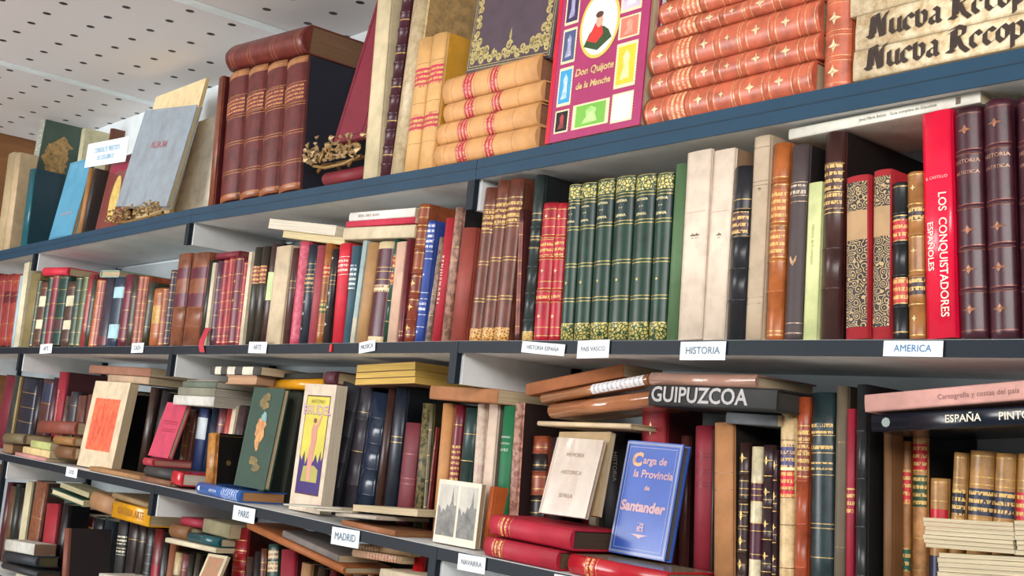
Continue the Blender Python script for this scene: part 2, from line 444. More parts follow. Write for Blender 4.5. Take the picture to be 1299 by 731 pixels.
# ---------------------------------------------------------------- bookcases, one per bay
LIP=mat('paint','141f29'); LIP1=mat('paint','214056'); WHT=mat('paint','e6e9e9'); BCK=mat('paint','aab2b4')
bay_desc=['bookcase bay at the far left end, cut off by the picture edge','second bookcase bay from the left, under the ornate stands and light blue book','third bookcase bay from the left, under the large leather volumes','nearest bookcase bay, carrying the AMERICA and HISTORIA cards']
for i in range(4):
    x0,x1=BX[i]+.0008,BX[i+1]-.0008
    R=empty('bookcase',bay_desc[i],'bookcase','bookcase bays in one long run'); R.location=(x0,0,0)
    for row,T in ((1,.04),(2,.0225),(3,.0225),(4,.0225)):
        za,zb=sh(row,x0),sh(row,x1)
        def slab(name,ya,yb,ta,tb,mt,xa=x0,xb=x1,par=R):
            f=lambda X:za+(zb-za)*(X-x0)/(x1-x0)
            A,Bz=f(xa),f(xb)
            v=[(xa-x0,ya,A-tb),(xb-x0,ya,Bz-tb),(xb-x0,yb,Bz-tb),(xa-x0,yb,A-tb),(xa-x0,ya,A-ta),(xb-x0,ya,Bz-ta),(xb-x0,yb,Bz-ta),(xa-x0,yb,A-ta)]
            return mk(name,v,boxgeo(0,1,0,1,0,1)[1],mt,parent=par)
        s=slab('shelf_board',.0025,.3,0,T-.003,WHT)
        slab('front_edge',0,.0024,.0006,T,LIP1 if row==1 else LIP,par=s)
        if row==1: slab('edge_groove',-.0006,0,.0175,.0195,mat('paint','243644'),par=s)
        slab('end_bracket',.012,.29,T-.003,T+.058,WHT,x0,x0+.006,s)
        slab('end_bracket',.012,.29,T-.003,T+.058,WHT,x1-.006,x1,s)
        slab('bracket_edge',.0,.0118,T,T+.058,LIP,x1-.022,x1,s)
    box('back_panel',0,x1-x0,.3005,.305,.02,sh(1,x0)-.042,BCK,parent=R)
    for xx in (0.001,x1-x0-.021): box('upright_post',xx,xx+.02,.285,.3,0,sh(1,x0)-.045,LIP,parent=R)
# ---------------------------------------------------------------- light
def area(name,loc,tgt,sx,sy,pw,col):
    l=bpy.data.lights.new(name,'AREA'); l.shape='RECTANGLE'; l.size=sx; l.size_y=sy; l.energy=pw; l.color=col
    o=bpy.data.objects.new(name,l); COL.objects.link(o); o.location=loc
    o.rotation_euler=(Vector(tgt)-Vector(loc)).to_track_quat('-Z','Y').to_euler(); return o
area('window_light',(.35,-2.1,ZC-.12),(-1.5,0,ZO+.4),2.2,.8,96,(1,.97,.94))
area('ceiling_fill_light',(-4.2,-3.9,1.5),(-3.2,-.4,ZC),2.0,1.4,125,(.95,.98,1))  # unseen fill light, added and aimed upward to brighten the ceiling
area('spine_highlight_light',(-5.05,-2.9,1.95),(-2.6,0,2.1),1.3,1.3,38,(.97,.98,1))  # area light added for spine and film highlights; no window in that wall
Wd=bpy.data.worlds.new('world'); SC.world=Wd; Wd.use_nodes=True
Wd.node_tree.nodes['Background'].inputs[0].default_value=(.88,.94,1,1); Wd.node_tree.nodes['Background'].inputs[1].default_value=.22
SC.view_settings.view_transform='Standard'; SC.view_settings.look='None'; SC.view_settings.exposure=0; SC.view_settings.gamma=1; SC.view_settings.use_curve_mapping=False

# ================================================================ SECOND SHELF, left to right
G5=(.03,.2,.4,.6,.8,.97)
gr='books standing on the second shelf'
# far left bay
S(2,-21,-12,351,'8e2f33','dark red','gilt lines',Y=.01,gilt=(.1,.3,.7,.9),tl=[(.6,.75,'6a1d24')],xt=-12)
S(2,-12,-4,351,'94383a','dull red','gilt lines',gilt=(.1,.3,.7,.9),xt=-3)
S(2,-4,5,351,'9c3b38','brick red','dark middle bands',gilt=(.1,.3,.7,.9),segs=[(.6,.76,'6d1f2b')],xt=5)
S(2,5,14,351,'a8453a','orange red','dark middle bands',gilt=(.1,.3,.7,.9),segs=[(.6,.76,'7a2430')],xt=14)
S(2,14,17.5,350,'a9c3cc','pale blue','',k='paper',xt=25)
S(2,17,24,334,'ddd4b4','cream','plain tall spine',k='paper',xt=30)
S(2,24,35.5,347,'8f7f52','olive tan','plain spine',k='cloth',xt=37.5)
S(2,35.5,39,356,'3d4a35','dark green','gilt bands',gilt=G5,xt=44)
S(2,39.5,48,358,'6b4637','brown','two cream labels',gilt=(.1,.9),segs=[(.28,.42,'e0d6b4','paper'),(.62,.78,'e0d6b4','paper')],xt=50.5,lab='brown leather book with two cream labels, left of the books under the scarlet book')
S(2,48,54,352,'23443c','bottle green','gilt bands',gilt=G5,segs=[(.25,.36,'4b3034')],xt=56)
S(2,54,61,350,'8f2f3a','crimson','gilt bands',gilt=G5,xt=63)
S(2,61,73,351,'184a43','dark teal green','gilt bands',gilt=G5,segs=[(.24,.38,'5a3b3f'),(.62,.66,'184a43')],xt=71)
S(2,74,84,358,'5b4038','dark brown','two cream labels',gilt=(.1,.9),segs=[(.26,.4,'d9cfae','paper'),(.62,.78,'d9cfae','paper')],xt=84,lab='dark brown leather book with two cream labels, right of the dark teal green book')
S(2,84,91.5,352,'35503f','forest green','gilt bands',gilt=G5,xt=94)
S(2,91.5,98.6,350,'5c6a3e','olive green','gilt bands',gilt=G5,xt=104)
S(2,98.6,105,348,'a13a3c','red','gilt lines',gilt=(.3,.7),xt=108)
S(2,105,110,355,'3c4a3a','dark grey green','',gilt=(.3,.7),xt=115.5)
S(2,110,117,355,'b86138','orange','gilt bands',gilt=G5,xt=121)
S(2,117,121,355,'9b4a40','pinkish brown','gilt bands',gilt=G5,xt=127)
S(2,121,132,353,'454050','slate','faded red foot',xt=131,segs=[(.03,.15,'7b3a44')])
S(2,132,145,352,'2f4459','navy blue','two pale blue labels',segs=[(.12,.32,'a8cfd8','paper'),(.7,.86,'a8cfd8','paper')],xt=143.5)
S(2,146,156,349,'7a2338','maroon','gilt lines',gilt=(.1,.25,.5,.75),xt=157)
S(2,156.5,164,351,'4b4034','dark olive brown','',gilt=(.3,.7),xt=166)
S(2,164,171,351,'9c4a33','rust','gilt bands',gilt=G5+(.1,.5),xt=172)
S(2,171,176.5,351,'a55437','rust orange','gilt bands',gilt=G5+(.1,.5),xt=179)
S(2,176.5,183.5,358,'4c4a38','olive','gilt lines',gilt=(.3,.7),xt=187,d=.12)
S(2,185.5,197,367,'b4683c','orange brown','yellow upper label',gilt=(.2,.5,.9),segs=[(.38,.7,'c99a4c')],xt=193)
S(2,197,204,367,'a55a3a','brown','gilt bands',gilt=G5,xt=202)
S(2,204,210.5,343,'41283a','dark purple','gilt bands',gilt=G5+(.1,.3,.5,.7,.9),xt=215)
S(2,211,227,323,'94583c','light brown','two purple labels',segs=[(.42,.56,'6d2b40'),(.72,.84,'6d2b40')],xt=223,ribs=(.2,.4),lab='light brown leather volume with purple labels, left one of the pair')
S(2,227.5,249,321,'94583c','light brown','two purple labels',segs=[(.42,.56,'6d2b40'),(.72,.84,'6d2b40')],xt=242,ribs=(.2,.4),lab='light brown leather volume with purple labels, right one of the pair')
# third bay
S(2,251,255.5,330,'2c3327','blackish green','',xt=265.5,d=.2)
S(2,257,261.5,334,'d8ccb2','cream','grey marks on the spine',k='paper',xt=267)
S(2,263,270.5,332,'6e4257','greyish purple','small gilt marks',gilt=(.1,.2,.35,.5,.65,.8),xt=273)
S(2,270.7,278.5,330,'a22a35','bright red','gilt bands',gilt=G5+(.1,.5),xt=281)
S(2,278.5,285,328,'b03a3c','tomato red','gilt bands',gilt=G5+(.1,.5),xt=288)
S(2,285,295.5,327,'7c2338','purple red','gilt bands',gilt=G5,stars=[[(.5,.006),(.72,.006)],'d9b368'],xt=295)
S(2,296,302.5,332,'ab3030','scarlet','gilt bands',gilt=G5+(.1,.5),xt=307.6)
S(2,302.5,307,320,'e2d3b8','cream','narrow spine',k='paper',xt=314.4)
S(2,308,317,314,'3a3529','dark olive','red label',tl=[(.62,.8,'8c3a2c')],xt=321)
S(2,317.5,326.5,313,'40372c','brownish black','red label',tl=[(.62,.8,'8c3a2c')],xt=330)
S(2,326.5,336,310,'4c2f2c','dark maroon','pale green paper label',segs=[(.44,.72,'cfe0a6','paper')],xt=341.7)
S(2,336,355,313,'d9c4a4','parchment','torn top, no lettering',k='paper',xt=347)
S(2,355.5,363.4,315,'5c332e','maroon brown','two gilt rules',gilt=(.58,.65),xt=368)
S(2,363.6,375,307,'c0405a','pink','faint gilt pattern',k='cloth',segs=[(.05,.95,'b83a54','marble','cc5c70')],xt=376)
S(2,375,386.6,311,'26303f','navy black','gilt title',tl=[(.58,.7,'26303f')],gilt=(.52,.56,.74,.8),stars=[[(.15,.004),(.3,.005),(.42,.004)],'cfd3d0'],xt=386.6)
S(2,387,397.3,312,'a84650','rose','',k='cloth',xt=398.6)
S(2,397.5,406,309,'a8642c','amber brown','red and green labels',gilt=(.1,.18,.42,.6),segs=[(.3,.4,'4c5a28','text'),(.66,.78,'b02a2a','text')],xt=410.7)
S(2,406.5,414,316,'2e2a2b','black','gilt ornaments',stars=[[(.2,.006),(.38,.006),(.53,.006),(.9,.005)],'c9c4b4'],gilt=(.62,.66,.72),xt=419.5)
S(2,417,431,310,'d02036','bright red','white rules near the top',k='cloth',gilt=(.68,.86),gc='f0d8c8',tl=[(.7,.84,'d02036','text','f0d8c8')],xt=427,lab='bright red clothbound book with white rules, between black and teal books')
S(2,431.7,441,312,'426474','teal','white title',k='cloth',tl=[(.55,.8,'426474','text','dfe6e0')],xt=444)
S(2,437,447,306,'a9bcba','grey blue','mottled spine',k='paper',Y=.016,xt=454,segs=[(.0,.25,'c9c4ae','paper')])
S(2,447,461,308,'b58a5a','tan','plain spine',k='cloth',xt=463)
S(2,461.5,481.5,307,'5e2736','dark violet','cream label at mid height',segs=[(0,.06,'e6cfa6','paper'),(.5,.57,'e6cfa6','print','8c5a3a'),(.93,1,'cdb98e','paper')],gilt=(.62,.7,.74),xt=476)
S(2,482,490,304,'1f5a46','emerald green','red labels',ribs=(.2,.4,.6,.8),gilt=(.2,.4,.56,.68,.84),segs=[(.57,.67,'b04030','text'),(.72,.83,'b04030','text')],xt=494,Y=.016)
S(2,490,502,307,'dcb59c','pinkish beige','plain spine',k='paper',xt=502.6)
S(2,502.5,508,303,'7c2f38','dull maroon','gilt foot',gilt=(.06,.1),xt=515)
_b=S(2,507.5,521.5,259,'9c4f2a','chestnut','gilt diamonds between raised bands',ribs=RIB5,gilt=(.05,.3,.36,.47,.53,.64,.7,.74,.8,.84,.9,.97),stars=[[(.1,.008),(.25,.009),(.42,.009)],'e8c070'],xt=528,segs=[(0,.5,'8c3a22')])
_b=S(2,522.5,532.6,280,'2c4a9c','royal blue','silver lettering',gilt=(.12,.22,.35,.4,.68,.74,.84),gc='d8dde6',tl=[(.75,.98,'2c4a9c','text','e0e4ee'),(.24,.34,'2c4a9c','text','e0e4ee')],stars=[[(.08,.004),(.55,.004)],'d8dde6'],xt=540.5,k='cloth')
S(2,534,543,301,'6b5a4e','marbled grey','',k='marble',bk='marble',board='5a4a42',xt=553,Y=.02,gilt=(.25,.45))
_b=S(2,543.6,555,277,'b42434','carmine','white capitals down the spine',xt=562.5,k='cloth'); spine_text(_b,'B E N J U E M A D R I',.0105,'td',.5,.5,'f0e0c8')
S(2,556,566,264,'7a5a4c','grey brown','marbled spine',k='marble',gilt=(.6,.7),xt=571,board='1c1a18',bk='cloth',d=.2)
S(2,566,585,290,'9c4438','rose brown','plain spine',k='cloth',xt=576,d=.17)
# nearest bay
for (a,b,y,x,l) in ((590.2,605.4,238,612,'left'),(605.6,621,229,626,'middle'),(621,640,227,640.5,'right')):
    S(2,a,b,y,'7a4434','chestnut brown','',xt=x,gilt=(.035,.25,.27,.49,.51,.7,.72,.76,.81,.85,.88),d=.2,segs=[(.0,.08,'a05a2a','orn'),(.72,.86,'6c3828','text')],lab='tall chestnut brown gilt-lined volume, %s one of three, under the top shelf joint'%l,grp='three chestnut brown volumes')
S(2,651,657,266,'5a2c2a','thin maroon','gilt dots',gilt=(.1,.3,.5,.6,.8),xt=657,segs=[(.05,.9,'6a3430','mottle','8a4a3c')])
S(2,657.7,671,222,'2c3a38','greenish black','raised bands',ribs=(.12,.28,.44,.56,.68),gilt=(.05,.55,.6,.62,.72,.76),xt=675,board='15181a',bk='cloth',d=.22,segs=[(0,.05,'b09a60','orn')])
for (a,b,x,l) in ((671.5,690.5,684,'left'),(692,705.5,703.5,'right')):
    S(2,a,b,258,'b81f30','crimson','',xt=x,gilt=(.03,.09,.27,.29,.35,.37,.42,.58,.6,.66,.74,.76,.82,.88,.95),ribs=(.28,.36,.59,.75),tl=[(.61,.73,'b81f30','text'),(.29,.34,'b81f30','text')],stars=[[(.17,.0045),(.5,.0045),(.9,.0045)],'e8c9a0'],lab='crimson leather volume with gilt bands, %s one beside the six green volumes'%l,grp='two crimson volumes')
for i,(a,b,y,x) in enumerate(((705.6,722,235,717),(722.7,742.5,233,733),(743,765,228,754.5),(765.5,790.7,224.5,777.4),(791,817,222,803),(817.8,840,220,829.4))):
    B_=S(2,a,b,y,'1c4434','dark green','',xt=x,gilt=(.1,.24,.26,.46,.48,.7,.72,.87,.89,.995),gc='c9b468',d=.15,segs=[(0,.1,'c9b868','orn','2c4a30'),(.905,.985,'d6c878','orn','3a4a2c'),(.72,.87,'1d3a36')],stars=[[(.36,.0035)],'d9c878'],
       lab='dark green gilt leather volume, %s of six alike'%['leftmost','second from left','third from left','third from right','second from right','rightmost'][i],grp='six dark green gilt volumes')
    spine_text(B_,'HISTORIA',.0055 if i>1 else .0043,'h',.5,.845,'e6dca8','gilt',.00025); spine_text(B_,'* *',.008,'h',.5,.795,'e6dca8','gilt',.0003); spine_text(B_,'ESPANA',.0062 if i>1 else .005,'h',.5,.755,'e6dca8','gilt',.00025)
S(2,840.7,857.5,208,'5a7a52','plain green','matt cloth spine',k='cloth',xt=853.7,lab='plain light green clothbound book, right of the six dark green volumes')
for (a,b,x,y,l,s_) in ((859,890,872,192,'left','**'),(890.7,918,905.6,190,'right','*')):
    B_=S(2,a,b,y,'e6d3bf','cream','',k='paper',xt=x,lab='wide cream paper spine above the HISTORIA card, %s one of two'%l,grp='two cream paper-bound volumes',d=.17,board='8f7358',bulge=.003)
    spine_geo(B_,text2d(s_,.02,.0005),'h',.5,.525,mat('paper','5a5048'))
    spine_geo(B_,rect(B_.w*.8,.0008),'h',.5,.67,mat('paper','d9a8a0'),'spine_rule')
S(2,916.6,940,211,'23242b','black','raised bands and red label',xt=928,ribs=(.22,.4,.58,.74),Y=.004,tl=[(.6,.73,'4c2a2a')],gilt=(.8,.585,.745),d=.15,lab='black leather book with raised bands, in front of the cream paper volumes')
B_=S(2,943,965,173,'b9a58c','beige grey','faint printed title',k='paper',xt=955,d=.18,gilt=(.17,.2,.75,.77,.94),gc='9a8870',bulge=.003); spine_geo(B_,text2d('*',.014,.0004),'h',.5,.72,mat('paper','6a5a48'))
S(2,967,989,182,'b0602c','orange calf','two title panels',xt=977,ribs=(.24,.4,.58,.8),gilt=(.02,.04,.39,.41,.57,.59,.62,.7,.74,.78,.82),tl=[(.43,.55,'b0602c'),(.61,.76,'b0602c')],d=.17,lab='orange calf leather book with raised bands, left of the dark grey-brown book')
B_=S(2,990.5,1013,184,'4f4242','dark grey brown','gilt shield on the spine',k='cloth',xt=1001,gilt=(.03,.08,.7,.73,.8),gc='b89c86',tl=[(.735,.79,'4f4242','text','c9b8a0')],d=.17,board='201a18')
spine_geo(B_,poly2d([(-.006,.006),(.006,.006),(.005,-.002),(0,-.008),(-.005,-.002)]),'h',.5,.4,mat('gilt','c9a078'),'spine_emblem')
B_=S(2,1015,1035.5,232,'d9dfa0','pale lime','smooth paper spine',k='paper',xt=1022,d=.15,Y=.02); spine_geo(B_,text2d('Historia de la conquista',.006),'td',.5,.6,mat('paper','9aa070'))
S(2,1036,1062,168,'4a2a26','dark brown','gilt title lines',xt=1043,ribs=(.24,.43,.85),gilt=(.6,.62,.7,.76,.8,.84),tl=[(.62,.7,'4a2a26'),(.71,.84,'4a2a26')],d=.24,board='120d0c',bk='cloth',lab='tall dark brown leather book with gilt title, right of the pale lime book')
for (a,b,y,x,l) in ((1070.7,1100,224,1072,'left'),(1104.5,1128,216,1106.6,'right')):
    B_=S(2,a,b,y,'b32c34','red','',xt=x,d=.17,k='cloth',bulge=.0045,lab='red clothbound book with ornate black and tan spine, %s one of two'%l,grp='two red books with ornate spines')
    for z0,z1,k_,c_,g_ in ((.07,.6,'scroll','201a18','b89c70'),(.6,.78,'cloth','b8946a',None),(.78,.96,'scroll','201a18','b89c70')):
        label_patch(B_,z0,z1,c_,k_,g_,'spine_panel')
S(2,1130,1149.5,232,'22262a','black','red labels',xt=1129,ribs=(.2,.4,.6,.8),gilt=(.04,.22,.38,.62,.78,.97),segs=[(.22,.38,'b8382c','text'),(.62,.76,'b8202c','text')],d=.15)
S(2,1150,1171.5,219,'a8713c','tan calf','dark labels',xt=1146,ribs=(.2,.38,.62,.8),gilt=(.02,.2,.3,.4,.6,.7,.8,.98),segs=[(.26,.36,'3a2c34','text'),(.7,.78,'3a2c34','text')],stars=[[(.12,.0045),(.52,.0045),(.9,.0045)],'e8cf98'],d=.15,lab='tan calf leather book with dark labels, left of the bright pink-red book')
B_=S(2,1174,1212,143,'e0163c','bright pinkish red','white capitals down the spine',xt=1167.5,k='gloss',d=.2,bulge=.004,lab='tall bright red glossy book lettered LOS CONQUISTADORES down its spine')
spine_text(B_,'LOS  CONQUISTADORES',.0145,'td',.68,.36,'f2d8cc','paper',.0002); spine_text(B_,'ESPAÑOLES',.0125,'td',.24,.4,'f2d8cc','paper',.0002)
spine_text(B_,'B. CASTILLO',.0055,'h',.5,.7,'f0c0b8','paper')
for (a,b,y,x,l) in ((1214,1250,138,1206,'left'),(1252,1289,128,1243,'middle'),(1292,1332,122,1286,'right')):
    B_=S(2,a,b,y,'4a1f2c','dark purple brown','',xt=x,ribs=(.2,.38,.56,.8),gilt=(.03,.19,.21,.37,.39,.55,.57,.79,.81,.97),gc='8a5448',ast=.55,stars=[[(.12,.011),(.29,.011),(.46,.011),(.9,.011)],'b07a5c'],d=.2,
      lab='tall dark purple brown leather volume, %s one of three at the right end'%l,grp='three dark purple brown volumes')
    spine_text(B_,'HISTORIA',.0075,'h',.5,.76,'c9987c'); spine_text(B_,'ARTISTICA',.0065,'h',.5,.71,'c9987c')
# lying on the second shelf's books
Ly(2,(52,349.5),(84,349.5),(52,339),'d02a40','scarlet','resting on the green volumes',d=.16,k='cloth',Y1=.012,Y2=.03,lab='bright scarlet book lying flat on top of the dark green volumes, far left')
Ly(2,(126,352),(150,352),(126,343),'86a79c','sea green','',d=.24,mode='end',k='cloth',pages='b9a684',lab='sea green clothbound book lying flat, above the navy book with pale blue labels')
Ly(2,(273,329),(302,326),(273,321),'8c1f34','dark crimson','',d=.14,Y1=.03,lab='dark crimson book lying flat across the purple and red gilt books',k='cloth',pages='8c4a40')
Ly(2,(358,301),(436,311),(357,292),'cdbb8c','yellowish cream','',Y1=.02,Y2=.02,d=.16,mode='fore',lab='yellowish cream booklet lying under the beige one, above the pink spine',pages='d9c89a')
Ly(2,(340,288),(424,302),(339,277),'d9cbb6','beige','',Y1=.012,Y2=.012,d=.15,mode='fore',lab='beige paperback lying on top, sticking out to the left above the parchment spine',pages='dfd4c0')
B1=Ly(2,(434,304),(524.5,301),(435,289),'e0cfae','cream','thick',Y1=.012,d=.16,lab='thick cream paperback at the bottom of the three lying left of the chestnut spine',pages='d6c49c')
B1=Ly(2,(438,288.5),(525,283),(438,281),'c8304a','crimson','thin',Y1=.014,d=.16,lab='thin crimson paperback in the middle of the three lying books',pages='e6c8b0')
B1=Ly(2,(442,280.5),(525,275),(442,270),'f0ebe2','white','printed spine',Y1=.016,d=.16,lab='white paperback on top of the three lying left of the chestnut spine')
spine_text(B1,'BIZKAI   GIPUZ   BI ARTE',.0075,'bu',.5,.32,'7a4a4a','paper')
B1=Ly(2,(1000,177),(1243,129.5),(1000,164),'e9e6d8','white','',Y1=.02,d=.15,lab='long thin white book lying just beneath the top shelf, over the bright red book')
spine_text(B1,'José María Beltza   Guía completa de Gipuzkoa',.0062,'bu',.5,.6,'5a5a56','paper'); spine_geo(B1,rect(.007,.009),'bu',.5,.9,mat('paper','6a5a50'),'spine_emblem')

# ================================================================ TOP SHELF
LAST.pop(1,None)
S(1,2,9,196,'c4ab86','beige','',yr=315,xt=17,k='cloth',d=.07,Y=0.012,lab='tall beige clothbound book at the far left end, against the brown wall')
S(1,-8,1,196,'b7a27c','pale tan','',yr=317,xt=8,k='cloth',d=.07,Y=.012,seq=False,lab='pale tan clothbound book cut off by the left picture edge')
B_=S(1,39,46,141,'4f6355','grey green','',yr=212,xt=52,k='cloth',d=.17,Y=.12,seq=False,bulge=.003,segs=[(0,1,'5f6f62','orn','d9d9c8')],lab='big grey green book with a tan flower design on its cover, far left top shelf')
random.seed(3)
for q in range(9):
    cover_geo(B_,blob(.03+random.random()*.012,.03+random.random()*.012,15,random.uniform(-.03,.035),random.uniform(-.06,.05)),.33,.72,mat('mottle','6d5f3c','c49a5c'),'cover_ornament',.0005+q*.0001)
B_=S(1,24,31,216,'1f6874','teal','',yr=305,xt=35,k='gloss',bk='gloss',board='123f50',d=.17,Y=.02,seq=False,lab='teal book with dark teal cover, standing in front of the big grey green book')
cframe(B_,.012,.002,mat('gloss','0d2c3a'))
# pale blue boxed book, orange brown and black books leaning in a row
B_=Fo(1,(61,305),(90,301),(74,213),.012,'5aa3c4','light blue','',Y0=-.004+.02,Y1=.05,Ybr=.02,drop=True,k='gloss',bk='gloss',pages='c8a060',lab='light blue glossy book leaning back, between the teal and the brown books')
B_.root.location.x+=0; cframe(B_,.006,.0012,mat('gloss','2c6f94')); cpatch(B_,.25,.75,.3,.34,mat('print','5aa3c4','b07a5a'))
S(1,96.5,100.5,214,'a9743c','orange brown','',yr=296,xt=111,k='cloth',board='a9743c',d=.08,Y=.035,seq=False,lab='narrow orange brown book leaning beside the light blue book')
S(1,102,105.5,214,'3a2f2c','black brown','',yr=294,xt=118.5,k='cloth',d=.07,Y=.03,seq=False,lab='narrow black brown book leaning left of the red and gold cover')
B_=Fo(1,(120,290),(152,283),(136,206),.02,'8a4a44','brownish red','',Y0=.05,Y1=.075,drop=True,k='gloss',lab='brownish red book with a gold oval on its cover, behind the ornate stand')
cover_geo(B_,ell(.035,.075),.5,.45,mat('mottle','c9a050','e0c878'),'cover_ornament'); cpatch(B_,.06,.94,.8,.97,mat('gloss','a02c48'))
S(1,98,103,163,'cfc8a4','pale cream','',yr=200,k='paper',d=.12,Y=.16,seq=False,lab='pale cream book standing behind the white paper sign, beside the grey green book')
S(1,133,137,163,'7d4a34','reddish brown','',yr=200,k='cloth',d=.05,Y=.2,seq=False,lab='reddish brown book standing behind the white paper sign')
# paper sign
def card(name,pts,Y,col,label,cat,txt,size,tc,grp=None,th=.0008,k='paper',dz=0,nd=False):
    P=[at(x,y,Y) for x,y in pts]; tl,tr,br,bl=P
    ex=(br-bl); w=(ex.length+(tr-tl).length)/2; ex.normalize(); up=(tl-bl); h=((tl-bl).length+(tr-br).length)/2; ez=orth(ex,up); ey=ez.cross(ex)
    R=empty(name,label,cat,grp); frame_to(R,bl,ex,ey,ez)
    v,f=boxgeo(0,w,0,th,0,h); mk('card',v,f,mat(k,col),parent=R)
    for t,sz,fx,fz,c in txt:
        v0,f0=text2d(t,sz,0); vs=[];fs=[]
        for sx_,sy_ in ((-.018,0),(.018,0),(0,-.014),(0,.014)):
            b0=len(vs); vs+=[(a+sx_*sz,b+sy_*sz,-.00012*(b0>0)-.0001*(sx_>0)-.0002*(sy_>0)) for a,b in v0]; fs+=[tuple(i+b0 for i in q) for q in f0]
        mk('lettering',[(fx*w+a,-.0004+e_,fz*h+b) for a,b,e_ in vs],fs,mat('flat',c),parent=R)
    return R
card('paper_sign',[(107,188),(160,173),(158,205),(107,213)],.045,'e8f2f6','white paper sign with two lines of blue print, leaning on the red and gold book','sign',[('CONSULTE PRECIOS',.024,.5,.64,'8fc0dc'),('DE LOS LIBROS',.022,.5,.32,'8fc0dc')],0,0)
# backing board, silver-grey wrapped book and brass stand
B_=Fo(1,(150,284),(212,272),(178,132),.012,'ecd0a0','warm cream','',Y0=.09,Y1=.155,drop=True,k='paper',pages='d9b880',lab='large warm cream board leaning behind the silver grey wrapped book')
B_=Fo(1,(146,262),(211,262),(175,141),.02,'8f9ca6','silver grey','',Y0=.02,Ybr=.055,Y1=.06,k='plastic',bk='plastic',board='93a0aa',pages='c9b48c',lab='silver grey book in wrinkled clear film, propped on the left brass stand')
cover_geo(B_,text2d('ALBUM',.03,.001),.5,.62,mat('gloss','a87880')); 

B_=Fo(1,(196,270),(262,260),(212,168),.01,'f6ead2','cream','',Y0=.16,Y1=.175,drop=True,k='paper',lab='wide cream folder standing at the back, between the wrapped book and brown board')
S(1,263.5,269.5,98,'8c4a34','reddish brown','',yr=257,xt=277,k='leather',d=.2,Y=.01,seq=False,bulge=.002,board='5a1f26',lab='thin reddish brown board standing left of the large burgundy leather volumes')
def stand(name,x0,x1,y,Y,label,hh,seed):
    """ornate brass book stand: a base bar with curled leaves and two back legs"""
    random.seed(seed); A=at(x0,y,Y); Bq=at(x1,y,Y); zb=sh(1,A.x)+.005; R=empty(name,label,'book stand'); R.location=(A.x,Y,zb); L_=Bq.x-A.x
    def curve(nm,paths,r):
        cu=bpy.data.curves.new(nm,'CURVE'); cu.dimensions='3D'; cu.bevel_depth=r; cu.bevel_resolution=2
        for p in paths:
            s=cu.splines.new('POLY'); s.points.add(len(p)-1)
            for i,c in enumerate(p): s.points[i].co=(*c,1)
        ob=bpy.data.objects.new(nm,cu); COL.objects.link(ob); dg=bpy.context.evaluated_depsgraph_get(); me=bpy.data.meshes.new_from_object(ob.evaluated_get(dg)); bpy.data.objects.remove(ob)
        me.materials.clear(); me.materials.append(mat('metal','b08a50')); o=bpy.data.objects.new(nm,me); COL.objects.link(o); o.parent=R; return o
    sw=[]
    for i in range(7):
        cx=L_*(i+.5)/7; cz=hh*(.45+.2*random.random()); r0=hh*.22; sgn=random.choice((-1,1)); a0=random.random()*6
        sw.append([(cx+sgn*r0*(1-t/22)*math.cos(a0+t*.45),-.012-.006*math.sin(t*.5),cz+r0*(1-t/22)*math.sin(a0+t*.45)) for t in range(18)])
    curve('scroll_ornament',sw,.0034)['kind']='stuff'
    lv=[];lf=[]
    for i in range(70):
        u=random.random(); cx=L_*u; cz=hh*(.25+.75*random.random()*(.6+.4*math.sin(u*9+seed)**2)); cy=-.008-.022*random.random()
        ln=hh*random.uniform(.14,.26); wd=ln*.38; a=random.uniform(-.6,3.7); tl=random.uniform(-.6,.6)
        dx,dz=math.cos(a),math.sin(a); b0=len(lv)
        for (t,s_,yy_) in ((0,0,0),(.45,1,-.003),(.45,-1,-.003),(1,0,.002),(.45,0,-.008),(.45,0,.004)):
            lv.append((cx+dx*ln*t-dz*wd*s_,cy+yy_+tl*ln*t,cz+dz*ln*t+dx*wd*s_))
        lf+=[(b0,b0+1,b0+4),(b0,b0+4,b0+2),(b0+1,b0+3,b0+4),(b0+4,b0+3,b0+2),(b0,b0+5,b0+1),(b0,b0+2,b0+5),(b0+1,b0+5,b0+3),(b0+5,b0+2,b0+3)]
    mk('leaf_ornament',lv,lf,mat('metal','c9a878'),parent=R)['kind']='stuff'
    curve('base_bar',[[(0,-.004,hh*.3),(L_*.3,-.008,hh*.15),(L_*.7,-.008,hh*.15),(L_,-.004,hh*.3)],[(0,.035,hh*.42),(L_,.035,hh*.42)]],.004)
    for u in (.18,.82):
        curve('leg',[[(L_*u,-.012,.004),(L_*u,.0,hh*.28),(L_*u,.035,hh*.42),(L_*u,.06,.004)]],.004)
stand('brass_book_stand',146,207,280,.03,'ornate brass book stand with curled leaves, under the silver grey wrapped book',.055,4)
# large burgundy leather volumes
xb=[272.5,297,321,346,372.5]; xt_=[285,308.5,332,356,379.5]; yy=[95,89,84,79]
LAST.pop(1,None)
for i in range(4):
    B_=S(1,xb[i],xb[i+1],yy[i],'6e2421','burgundy','',yr=250-3*i,xt=xt_[i],d=.27,Y=.012,bulge=.016,board='14182c',bk='cloth',gilt=(.04,.2,.22,.42,.44,.63,.65,.8,.97),gc='c98a50',
      segs=[(0,.05,'a5603a'),(.95,1,'b57a4c')],tl=[(.66,.79,'6e2421','text','c98a50')],lab='massive burgundy leather volume under the flat one, %s of four'%['leftmost','second from left','third from left','rightmost'][i],grp='four massive burgundy volumes')
B_=Ly(1,(283,88),(380.5,64.5),(284.5,56),'7a2f28','burgundy brown','',Y1=.008,d=.27,k='leather',bulge=.022,board='7a5138',bk='cloth',pages='7a5a40',gilt=(.06,.1,.3,.34,.6,.64,.9,.94),gc='b88a60',lab='massive burgundy leather volume lying flat across the four upright ones')
